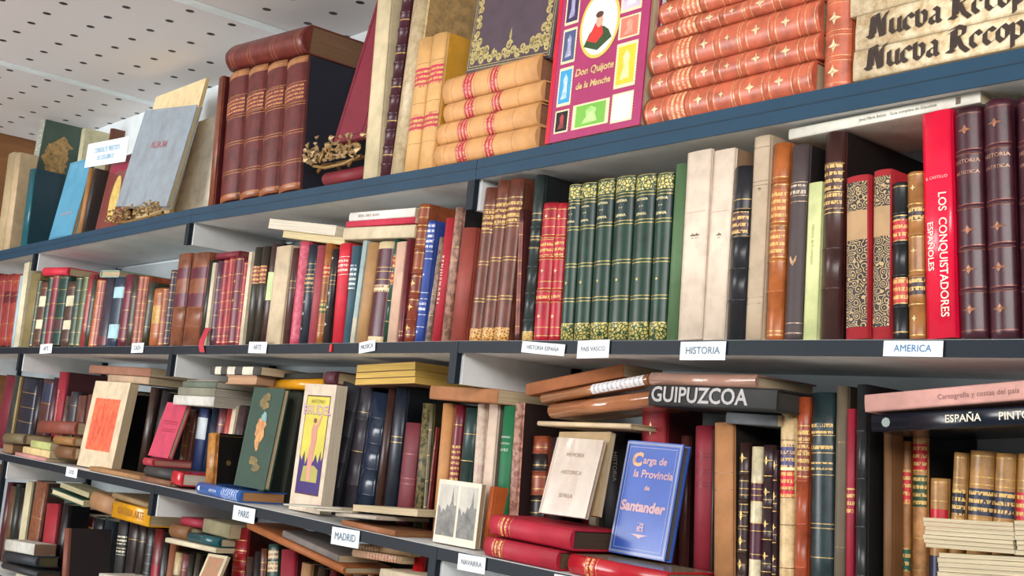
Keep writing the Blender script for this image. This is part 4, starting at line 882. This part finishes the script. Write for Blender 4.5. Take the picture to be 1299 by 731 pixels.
Ly(3,(38,567),(63,572),(38,558),'b8bc78','yellow green','',Y1=.02,d=.11,lab='yellow green booklet on top of the small pile at the left')
B_=Fo(3,(97,590),(141,597),(121,485),.028,'d8c4a4','cream','',Y0=.045,Ybr=.055,drop=True,k='paper',lab='cream book with a large orange red print on its cover, shown face out')
cpatch(B_,.14,.84,.2,.8,mat('mottle','d8483a','e87a54')); 
for i in range(4): cover_geo(B_,poly2d([(-.02,-.05),(.0,-.03),(.012,.03),(-.004,.055),(-.018,.01)]),.3+.14*i,.42+.06*(i%2),mat('mottle','c83c34','e06a4c'),'cover_ornament',.0006+.0001*i)
Ly(3,(112,601),(176,613),(112,591),'a87c50','light brown','',Y1=.02,d=.08,lab='light brown book lying on the shelf at the foot of the orange print book',k='paper')
Ly(3,(178,612),(215,620),(178,603),'8a5a3c','brown','',Y1=.012,d=.13,lab='brown book at the bottom of the pile under the pink face-out book',k='cloth')
Ly(3,(181,603),(217,610),(181,590),'3c3c3a','dark grey','',Y1=.015,d=.13,lab='dark grey book lying beneath the red book, under the pink one',k='cloth',pages='9a7a5c')
Ly(3,(180,590),(192,593),(180,580),'b02c3c','red','',Y1=.018,d=.14,lab='red book with pink page edges, lying under the pink face-out book',k='cloth',pages='cf8c7c',bulge=.004)
B_=Fo(3,(187,579),(213,581),(204,512),.014,'c43a58','raspberry pink','',Y0=.05,Ybr=.055,Y1=.085,drop=at(187,580,.05).z,k='cloth',bk='cloth',lab='raspberry pink clothbound book leaning on the pile of lying books')
cpatch(B_,.2,.85,.6,.66,mat('print','9c2440','c43a58')); cpatch(B_,.2,.85,.46,.52,mat('print','9c2440','c43a58'))
_b=Ly(3,(216,613),(229,617),(216,596),'c8303a','scarlet','',Y1=.012,d=.12,k='gloss',pages='dcd4c4',lab='scarlet book lying beside the light blue one, with a white oval end',bulge=.003)
B_=Ly(3,(247,626),(302,640),(247,611),'3a6ab4','blue','',Y1=.006,d=.125,k='gloss',pages='c08a58',lab='blue glossy book lying on the front of the shelf under the dark green cover')
spine_text(B_,'HISTORIA',.009,'bu',.5,.4,'e8eef8','paper'); spine_geo(B_,ell(.006,.006,12),'bu',.5,.08,mat('paper','e0e8f4'),'spine_emblem'); label_patch(B_,.6,.95,'3a6ab4','text','c8d4e8')
_b=S(3,257,268,551,'a8642c','black and orange','',xt=261,yr=605,Y=.04,d=.09,k='marble',segs=[(0,1,'8a5024','mottle','c98a3c')],bk='leather',board='1c1614',seq=False,lab='small black book with a mottled orange spine, left of the dark green cover')
cframe(_b,.006,.0015,mat('gilt','8a6a30')); cover_geo(_b,ell(.007,.007,10),.5,.5,mat('gilt','8a7040'),'cover_ornament')
_z=at(302,622,.006).z
B_=Fo(3,(296,614),(335,620),(322,493),.016,'234a38','dark green','',Y0=.04,Ybr=.045,drop=_z+.003,k='cloth',bk='cloth',lab='dark green cover with a bird and flowers picture, standing on the blue book')
random.seed(5)
for i in range(7): cover_geo(B_,blob(.012+.008*random.random(),.016+.008*random.random(),13,random.uniform(-.008,.012),random.uniform(-.03,.03)),.5,.52,mat('mottle','a8643c','d9a060'),'cover_ornament',.0006+.0001*i)
cover_geo(B_,blob(.02,.014,11),.55,.7,mat('mottle','3a6a78','8ab0b0'),'cover_ornament',.0014)
for i in range(5): cover_geo(B_,blob(.024,.012,12,random.uniform(-.02,.02),0),.5,[.2,.27,.86,.9,.82][i],mat('mottle','4a4a30','8a7440'),'cover_ornament',.0007+.0001*i)
S(3,336,341,505,'1f2c26','black green','',xt=352,yr=600,Y=.085,d=.035,k='cloth',seq=False,lab='thin black green book standing right behind the dark green picture cover')
B_=Fo(3,(366,642),(406,649),(387,488),.03,'dccab4','pale cream','',Y0=.06,Ybr=.065,drop=True,k='paper',bk='paper',pages='e0d2ba',lab='pale cream framed yellow poster of a pink figure over a purple skyline')
cpatch(B_,.14,.88,.13,.91,mat('gloss','6a4a44'),'cover_border'); cpatch(B_,.16,.86,.14,.9,mat('gloss','d8cc5c'),'cover_panel',.0006)
w_,h_=B_.d,B_.h
sk=[(-.36*w_,-.36*h_),(.36*w_,-.36*h_)]
for i,(u,v) in enumerate(((.36,-.06),(.31,-.1),(.28,-.02),(.22,-.12),(.14,-.05),(.08,-.11),(-.04,-.13),(-.1,-.06),(-.17,-.14),(-.22,-.03),(-.29,-.11),(-.36,-.05))): sk.append((u*w_,v*h_))
cover_geo(B_,poly2d(sk),.51,.5,mat('gloss','4a3f84'),'cover_panel',.0008)
cover_geo(B_,poly2d([(-.24*w_,-.27*h_),(.26*w_,-.27*h_),(.26*w_,-.17*h_),(.12*w_,-.14*h_),(-.2*w_,-.15*h_)]),.51,.5,mat('gloss','b8b064'),'cover_panel',.0010)
fig=[(-.06,-.26),(.04,-.26),(.06,-.05),(.1,.06),(.08,.14),(.2,.24),(.17,.26),(.05,.18),(0,.17),(-.05,.19),(-.09,.13),(-.06,.04),(-.11,-.06)]
cover_geo(B_,poly2d([(u*w_,v*h_) for u,v in fig]),.51,.5,mat('gloss','d89a8c'),'cover_ornament',.0012)
cover_geo(B_,ell(.05*w_,.02*h_,12),.5,.71,mat('gloss','8a5a54'),'cover_ornament',.0012)
cover_geo(B_,text2d('BRUDEL',.03,.001),.51,.79,mat('gloss','6a508c')); cover_geo(B_,text2d('BRUDEL',.03,.0),.515,.792,mat('gloss','e0b8c0'),o=.0010)
cover_geo(B_,text2d('ANTONIO',.012,.0),.51,.86,mat('gloss','8a7440'),o=.0010)
# thin booklets and boxed book lying at the front
Ly(3,(432,671),(500,682),(432,659),'a0643c','orange brown','',Y1=.004,d=.115,k='cloth',bulge=.0005,pages='9a6c44',board='8a5834',lab='orange brown book lying flat on the front edge, above the MADRID card')
Ly(3,(425,655),(477,660),(424,650),'b8ac9c','grey white','',Y1=.0,d=.13,lab='grey white booklet lying on the orange brown book',pages='c4b8a4')
_b=Ly(3,(400,659),(447,648),(399,655),'cfc6b4','greyish cream','',Y1=-.03,Y2=.01,d=.14,lab='greyish cream booklet splayed open, sticking out past the shelf edge',pages='cfc4ac')
Ly(3,(447,650),(530,647),(446,640),'cdbf9e','cream','',Y1=.03,d=.1,lab='cream booklet on top of the splayed pile, in front of the blue black spines',mode='fore')
Ly(3,(357,658),(432,648),(357,655),'c8c4b4','pale grey','',Y1=-.01,Y2=.02,d=.06,lab='pale grey thin booklet lying at the foot of the yellow poster book') 
B_=Fo(3,(549,676),(603,690),(557,609),.012,'e8e0cc','ivory white','',Y0=.035,Ybr=.045,drop=True,k='paper',bk='paper',pages='b09878',lab='ivory card with two old black and white street photographs, facing out')
for a,b in((.06,.48),(.54,.94)):
    cpatch(B_,a,b,.12,.93,mat('paper','cfcbc0'),'photograph',.0005)
    u0=(a-.5)*B_.d; u1=(b-.5)*B_.d; hh=B_.h; W0=u1-u0
    pr_=[(0,.12),(1,.12),(1,.62),(.88,.6),(.82,.66),(.76,.9),(.7,.66),(.6,.58),(.5,.62),(.4,.5),(.3,.55),(.2,.46),(.12,.56),(0,.6)]
    cover_geo(B_,poly2d([(u0+W0*x,(z-.5)*hh) for x,z in pr_]),.5,.5,mat('mottle','35322e','77736a'),'photograph',.0008)
_b=S(3,614,620,618,'c4622c','bright orange','',xt=620,yr=660,Y=.07,d=.06,k='cloth',seq=False,lab='small bright orange book standing behind the street photograph card')
# red books lying at the front
B_=Ly(3,(612,704),(704,726),(612,680),'b01c34','crimson red','',Y1=.004,d=.14,k='cloth',bulge=.006,pages='6a5038',gilt=(.12,.2,.26),lbs=[(.13,.19,'b01c34'),(.21,.25,'b01c34')],lab='crimson red book lying flat on the front edge, under the other crimson one')
B_=Ly(3,(619,678),(721,699),(619,652),'b81c36','crimson red','',Y1=.01,d=.13,k='cloth',bulge=.008,pages='4c3a2c',gilt=(.12,.2,.26),lbs=[(.13,.19,'b81c36'),(.21,.25,'b81c36')],lab='crimson red book lying on top of another one, left of the blue face-out book')
B_=Ly(3,(719,730),(842,757),(719,702),'b8202c','bright red','',Y1=.008,d=.116,k='gloss',bulge=.006,pages='8a7a60',board='a09478',gilt=(.18,.24,.3),lbs=[(.19,.23,'b8202c'),(.25,.29,'b8202c')],lab='bright red book lying at the bottom edge, carrying the blue face-out book')
z3=at(719,702,.008).z+.001
B_=Fo(3,(771,697),(843,709),(796,562),.02,'3a5cb4','bright blue','',Y0=.088,Ybr=.096,drop=z3,k='plastic' if False else 'gloss',bk='gloss',board='3a5cb4',pages='6a6a60',lab='bright blue book titled Santander in clear film, shown face out')
cframe(B_,.002,.004,mat('gloss','8a94b8')); cframe(B_,.010,.001,mat('gloss','9aa4c8'))
TM=mat('gloss','c9a0a4')
cover_geo(B_,text2d('C',.03,.0016,.1),.24,.83,mat('gilt','c99a74')); cover_geo(B_,text2d('arga de',.017,.0004,.1),.56,.83,TM)
cover_geo(B_,text2d('la Provincia',.018,.0004,.1),.56,.71,TM); cover_geo(B_,text2d('de',.011,.0004),.5,.59,TM)
cover_geo(B_,text2d('Santander',.023,.0010,.1),.47,.42,TM); cover_geo(B_,text2d('1889',.009,.0002),.5,.08,TM) if False else None
cover_geo(B_,rect(.014,.014),.5,.25,mat('orn','3a5cb4','c9a0a4'),'cover_emblem'); cover_geo(B_,poly2d([(-.018,.002),(.018,.002),(.004,-.002),(0,-.005),(-.004,-.002)]),.5,.175,TM,'cover_emblem')
# film-wrapped cream booklet and the sheaf behind it
B_=Fo(3,(682,650),(742,658),(691,554),.008,'c9b8a8','pinkish cream','',Y0=.05,Ybr=.05,Y1=.08,k='plastic',bk='plastic',board='c9b8a8',lab='pinkish cream booklet in crinkled clear film, leaning above the crimson books')
for z_,t_ in((.78,'MEMORIA'),(.55,'HISTORICA'),(.25,'SEVILLA')): cover_geo(B_,text2d(t_,.010),.5,z_,mat('paper','a09080'))
Fo(3,(690,650),(757,655),(700,548),.012,'b89c74','tan','',Y0=.075,Ybr=.075,Y1=.1,k='paper',lab='tan booklet leaning right behind the film-wrapped cream one')

# ================================================================ LOWEST SHELF
LAST.pop(4,None)
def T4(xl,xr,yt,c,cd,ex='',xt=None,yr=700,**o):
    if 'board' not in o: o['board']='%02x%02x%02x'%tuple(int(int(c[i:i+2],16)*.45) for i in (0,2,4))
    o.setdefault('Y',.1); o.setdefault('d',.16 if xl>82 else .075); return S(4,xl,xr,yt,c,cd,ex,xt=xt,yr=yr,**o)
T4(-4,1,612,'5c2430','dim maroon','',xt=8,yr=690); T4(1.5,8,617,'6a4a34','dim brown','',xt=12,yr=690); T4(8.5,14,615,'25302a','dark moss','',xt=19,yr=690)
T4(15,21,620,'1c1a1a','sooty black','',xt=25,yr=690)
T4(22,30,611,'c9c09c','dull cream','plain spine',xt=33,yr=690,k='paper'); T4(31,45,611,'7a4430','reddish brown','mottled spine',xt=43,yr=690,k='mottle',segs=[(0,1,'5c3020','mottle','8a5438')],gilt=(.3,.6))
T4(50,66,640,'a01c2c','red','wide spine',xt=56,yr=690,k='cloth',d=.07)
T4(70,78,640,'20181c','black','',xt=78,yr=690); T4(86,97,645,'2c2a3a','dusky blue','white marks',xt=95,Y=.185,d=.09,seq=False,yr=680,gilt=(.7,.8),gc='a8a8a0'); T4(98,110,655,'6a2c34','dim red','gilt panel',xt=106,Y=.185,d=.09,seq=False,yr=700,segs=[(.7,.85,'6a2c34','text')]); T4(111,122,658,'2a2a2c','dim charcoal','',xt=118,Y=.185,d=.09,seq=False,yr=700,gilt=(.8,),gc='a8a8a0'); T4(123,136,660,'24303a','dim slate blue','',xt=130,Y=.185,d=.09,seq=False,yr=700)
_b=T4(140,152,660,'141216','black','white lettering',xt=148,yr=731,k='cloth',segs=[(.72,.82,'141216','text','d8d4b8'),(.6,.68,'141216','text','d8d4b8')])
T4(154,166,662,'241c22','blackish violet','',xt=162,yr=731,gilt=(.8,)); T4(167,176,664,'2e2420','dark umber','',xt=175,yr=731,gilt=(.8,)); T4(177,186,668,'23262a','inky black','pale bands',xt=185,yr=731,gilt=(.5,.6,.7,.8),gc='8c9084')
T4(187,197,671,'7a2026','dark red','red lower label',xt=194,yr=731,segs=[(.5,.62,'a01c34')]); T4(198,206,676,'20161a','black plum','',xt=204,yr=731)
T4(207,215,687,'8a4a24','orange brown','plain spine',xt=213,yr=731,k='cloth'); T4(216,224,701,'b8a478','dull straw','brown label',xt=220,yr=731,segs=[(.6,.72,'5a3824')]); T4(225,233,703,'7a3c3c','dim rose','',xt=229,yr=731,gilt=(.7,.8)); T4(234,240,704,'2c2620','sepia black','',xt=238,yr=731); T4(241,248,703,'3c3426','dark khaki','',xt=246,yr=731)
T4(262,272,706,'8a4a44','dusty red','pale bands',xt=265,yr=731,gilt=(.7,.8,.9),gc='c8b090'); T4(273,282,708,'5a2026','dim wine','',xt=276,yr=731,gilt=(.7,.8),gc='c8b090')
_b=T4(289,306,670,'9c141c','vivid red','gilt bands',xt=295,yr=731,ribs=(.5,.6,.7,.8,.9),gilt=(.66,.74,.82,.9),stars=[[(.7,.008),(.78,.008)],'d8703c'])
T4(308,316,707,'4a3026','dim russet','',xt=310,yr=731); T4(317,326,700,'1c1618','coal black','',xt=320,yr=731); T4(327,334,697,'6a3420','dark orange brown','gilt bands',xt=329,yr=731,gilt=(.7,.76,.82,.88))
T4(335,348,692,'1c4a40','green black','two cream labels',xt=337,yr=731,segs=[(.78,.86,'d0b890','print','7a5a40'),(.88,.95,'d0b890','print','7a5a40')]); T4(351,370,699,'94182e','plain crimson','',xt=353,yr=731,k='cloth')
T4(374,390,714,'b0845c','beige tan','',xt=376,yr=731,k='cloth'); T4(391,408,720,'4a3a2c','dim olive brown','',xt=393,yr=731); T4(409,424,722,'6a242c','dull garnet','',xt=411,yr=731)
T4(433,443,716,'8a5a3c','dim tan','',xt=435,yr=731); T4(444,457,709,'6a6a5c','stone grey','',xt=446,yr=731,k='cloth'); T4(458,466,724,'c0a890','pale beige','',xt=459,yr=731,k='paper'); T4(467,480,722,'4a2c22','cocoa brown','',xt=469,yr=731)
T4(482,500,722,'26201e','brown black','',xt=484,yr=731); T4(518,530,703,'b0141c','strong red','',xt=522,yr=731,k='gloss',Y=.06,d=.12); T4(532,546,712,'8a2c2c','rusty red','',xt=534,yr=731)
# lying ones
Ly(4,(18,741),(60,748),(18,727),'c8c8b0','greenish white','',Y1=.01,d=.08,lab='greenish white book showing at the bottom edge, lower left pile')
Ly(4,(0,726),(46,734),(0,713),'2c3034','black grey','',Y1=.015,d=.078,k='cloth',lab='black grey book, third in the pile at the bottom left corner',pages='4a3c30')
Ly(4,(2,712),(44,720),(2,699),'26303a','dark slate','',Y1=.018,d=.075,k='cloth',lab='dark slate book lying under the off white one, bottom left corner',pages='5a5034')
Ly(4,(5,698),(42,705),(5,684),'c9c8be','off white','',Y1=.02,d=.07,lab='off white book lying on a dark pile at the bottom left corner',pages='8a6a54')
S(4,77,82,672,'8a4a38','dark brown','',xt=80,yr=720,Y=.03,d=.14,k='cloth',board='2c1c1e',seq=False,lab='large dark brown book whose plain cover faces right, lower left')
Ly(4,(64,627),(104,643),(65,619),'cdbb94','cream edged','',Y1=.05,d=.08,mode='fore',pages='d0c29c',k='cloth',board='1f5a44',lab='cream edged book with green cover lying at a slant, left of the beige pile')
Ly(4,(76,618),(112,632),(77,612),'a8a07c','greenish tan','',Y1=.055,d=.08,mode='fore',pages='a8a07c',lab='greenish tan booklet lying on the slanting cream edged book')
Ly(4,(112,645),(140,655),(112,622),'a87c54','dull beige','',Y1=.05,d=.12,k='cloth',lab='dull beige book lying left of the yellow one, under the third shelf')
Ly(4,(141,634),(187,643),(141,624),'9c8058','khaki beige','',Y1=.05,d=.12,k='cloth',lab='khaki beige book lying on top of the yellow one')
B_=Ly(4,(141,656),(188,669),(142,635),'d89a1c','golden yellow','',Y1=.045,d=.12,k='gloss',bulge=.001,lab='golden yellow book with brown lettering lying under the third shelf joint')
spine_text(B_,'GALERIA ARTE',.028,'bu',.5,.5,'a8701c','paper',.0004)
Ly(4,(123,748),(168,757),(124,727),'cfcabc','chalk white','',Y1=.01,d=.1,lab='chalk white booklet peeking in at the bottom edge, right of the dark cover')
Ly(4,(209,688),(273,702),(209,682),'d8ccae','creamy white','',Y1=.05,d=.09,lab='creamy white magazine lying across short spines, below the third shelf',pages='cfc09c')
Ly(4,(213,681),(236,686),(213,664),'8a5c34','bronze brown','',Y1=.06,d=.1,k='cloth',lab='bronze brown book lying on the creamy white magazine')
Ly(4,(237,687),(276,695),(237,675),'1f5c64','dark teal','',Y1=.055,d=.09,k='gloss',lab='dark teal book lying on the creamy white magazine')
Ly(4,(227,668),(255,674),(227,655),'a01c38','ruby red','',Y1=.07,d=.1,k='cloth',lab='ruby red book on top of the pile under the third shelf')
Ly(4,(256,675),(290,684),(256,657),'8c8464','grey olive','',Y1=.07,d=.1,k='paper',lab='grey olive booklets lying right of the ruby red book')
B_=Fo(4,(245,747),(270,752),(257,701),.008,'d0c4a4','cream bordered','',Y0=.035,Ybr=.04,Y1=.065,k='paper',lab='cream bordered picture booklet facing out at the bottom edge')
cpatch(B_,.12,.88,.1,.92,mat('mottle','8a9468','b87a60'))
Ly(4,(312,671),(434,729),(313,662),'a8602c','orange brown','',Y1=.02,Y2=.02,d=.12,k='cloth',lab='long orange brown book lying at a steep slant under the third shelf')
Ly(4,(357,683),(428,715),(359,673),'7a706c','grey','',Y1=.026,Y2=.026,d=.1,lab='grey booklet lying on the long slanting orange brown book')
Ly(4,(446,706),(509,716),(446,697),'b08c6c','pinkish tan','',Y1=.03,d=.1,lab='pinkish tan booklet lying under the MADRID card, lower one',k='paper',lbs=[(.3,.9,'b08c6c','print','8a3c34')])
Ly(4,(455,697),(521,707),(456,690),'a8845c','dusty tan','',Y1=.04,d=.1,lab='dusty tan booklet lying under the MADRID card, upper one',k='paper',lbs=[(.05,.4,'a8845c','print','4a3428')])
Ly(4,(480,743),(538,755),(480,721),'d0c0a4','light cream','',Y1=.01,d=.1,lab='light cream book at the bottom edge, left of the joint post')
# ================================================================ CARDS ON THE SHELF EDGES
CL=[(2,[(50,438),(65,437),(65,448),(50,449)],'ARTE','small white card on the second shelf edge, under the scarlet flat book',.4),
(2,[(166,436),(181,436),(181,447.5),(166,448)],'CAZA','small white card on the second shelf edge, under the rust spines',.4),
(2,[(315,434),(338,434),(337,448.5),(314.5,448)],'ARTE','small white card on the second shelf edge, under the parchment spine',.38),
(2,[(455,435),(476,431),(475,445),(455,449)],'MUSICA','small tilted white card on the second shelf edge, under the dark violet spine',.3),
(2,[(662,434),(717,436),(714.5,452),(661,447)],'HISTORIA ESPAÑA','tilted white card reading HISTORIA ESPAÑA, under the two crimson volumes',.34),
(2,[(731,433),(772,430.5),(771,454),(731.5,455)],'PAIS VASCO','white card reading PAIS VASCO, under the green volumes',.3),
(2,[(862,434),(920,433),(919,457),(862,457)],'HISTORIA','white card reading HISTORIA, under the cream paper volumes',.46),
(2,[(1122,432),(1197,433),(1196,453),(1120,452)],'AMERICA','white card reading AMERICA in blue, under the bright red book',.66),
(3,[(83,593),(97,595),(97,607),(83,604)],'OCIO','small white card on the third shelf edge, below the orange print book',.4),
(3,[(296,640),(323.5,647),(321.5,665),(294.5,659)],'PARIS','white card reading PARIS on the third shelf edge, below the blue book',.36),
(3,[(421,668),(456,674),(454,696.5),(419.5,690)],'MADRID','white card reading MADRID on the third shelf edge, below the splayed booklets',.3),
(3,[(581,701.5),(616,708),(614,729),(580,722.5)],'NAVARRA','white card reading NAVARRA on the third shelf edge, below the street photographs',.26),
(3,[(703,728),(735,734),(733,752),(702,746)],'GALICIA','white card cut off by the bottom edge, below the crimson red books',.26)]
for row,pts,t,lab,fr in CL:
    P=[at(*p,-.003) for p in pts]; w=(P[1]-P[0]).length; h=(P[0]-P[3]).length
    vs,fs=text2d(t,1.0); tw=max(v[0] for v in vs)-min(v[0] for v in vs)
    sz=min(w*.74/tw,h*.62)
    card('shelf_card',pts,-.0028,'eef2f4',lab,'label card',[(t,sz,.5,.5,'3f77a8' if t=='AMERICA' else '5c7890' if t in('HISTORIA','PARIS','MADRID') else '77808c')],0,0,'white cards on the shelf edges',th=.0004)
# red ribbon bookmark hanging over the second shelf edge
Pr=[at(x,y,Y) for x,y,Y in ((263,416,.004),(259.5,424,.0),(256,431,-.004),(254.6,437,-.006),(255,442,-.006),(256,447,-.005))]
vs=[];fs=[]
for i,p in enumerate(Pr):
    wd=.012
    vs+=[(p.x-wd,p.y,p.z),(p.x+wd,p.y+.002,p.z),(p.x+wd,p.y+.003,p.z),(p.x-wd,p.y+.001,p.z)]
for i in range(len(Pr)-1):
    for q in range(4): a=4*i+q; b=4*i+(q+1)%4; fs.append((a,b,b+4,a+4))
o=mk('ribbon_bookmark',vs,fs+[(0,1,2,3)],mat('cloth','b81c34')); o['label']='red ribbon bookmark hanging over the second shelf edge, third bay'; o['category']='ribbon'
P0=at(421,437,-.001); o=box('ribbon_bookmark',P0.x-.004,P0.x+.004,-.004,.0,at(424,447,-.001).z,P0.z,mat('cloth','d0202c'),bev=.001); o['label']='short red ribbon tip below the bright red book with white rules'; o['category']='ribbon'
# ================================================================ labels
def short(B): return B.cd+' book'
GRPN={1:'books on the top shelf',2:'books standing on the second shelf',3:'books on the third shelf',4:'books on the lowest shelf'}
used={}
for row in (1,2,3,4):
    st=sorted([b for b in ITEMS if b.row==row and b.how=='stand'],key=lambda b:b.X)
    for i,b in enumerate(st):
        b.root['group']=b.grp or GRPN[row]
        if b.lab: b.root['label']=b.lab; continue
        L_=st[i-1] if i else None; R_=st[i+1] if i+1<len(st) else None
        nb=''
        if L_ and R_: nb='between %s and %s books'%(L_.cd,R_.cd)
        elif R_: nb='left of the %s'%short(R_)
        else: nb='right of the %s'%short(L_)
        base='%s %s'%(b.cd,b.noun); tail='%s, %s'%(nb,RN[row])
        full=base+(' with '+b.ex if b.ex and not b.ex.startswith('plain') else '')+' '+tail
        if len(full.split())>16: full=base+' '+tail
        b.root['label']=full
for b in ITEMS:
    if b.how!='stand':
        b.root['group']=b.grp or GRPN[b.row].replace('standing ','lying ')
        b.root['label']=b.lab or '%s %s'%(b.cd,b.noun)
from collections import Counter
cn=Counter(b.root['label'] for b in ITEMS)
for k_,v_ in cn.items():
    if v_>1 or not 4<=len(k_.split())<=16: print('LABEL',v_,len(k_.split()),k_)
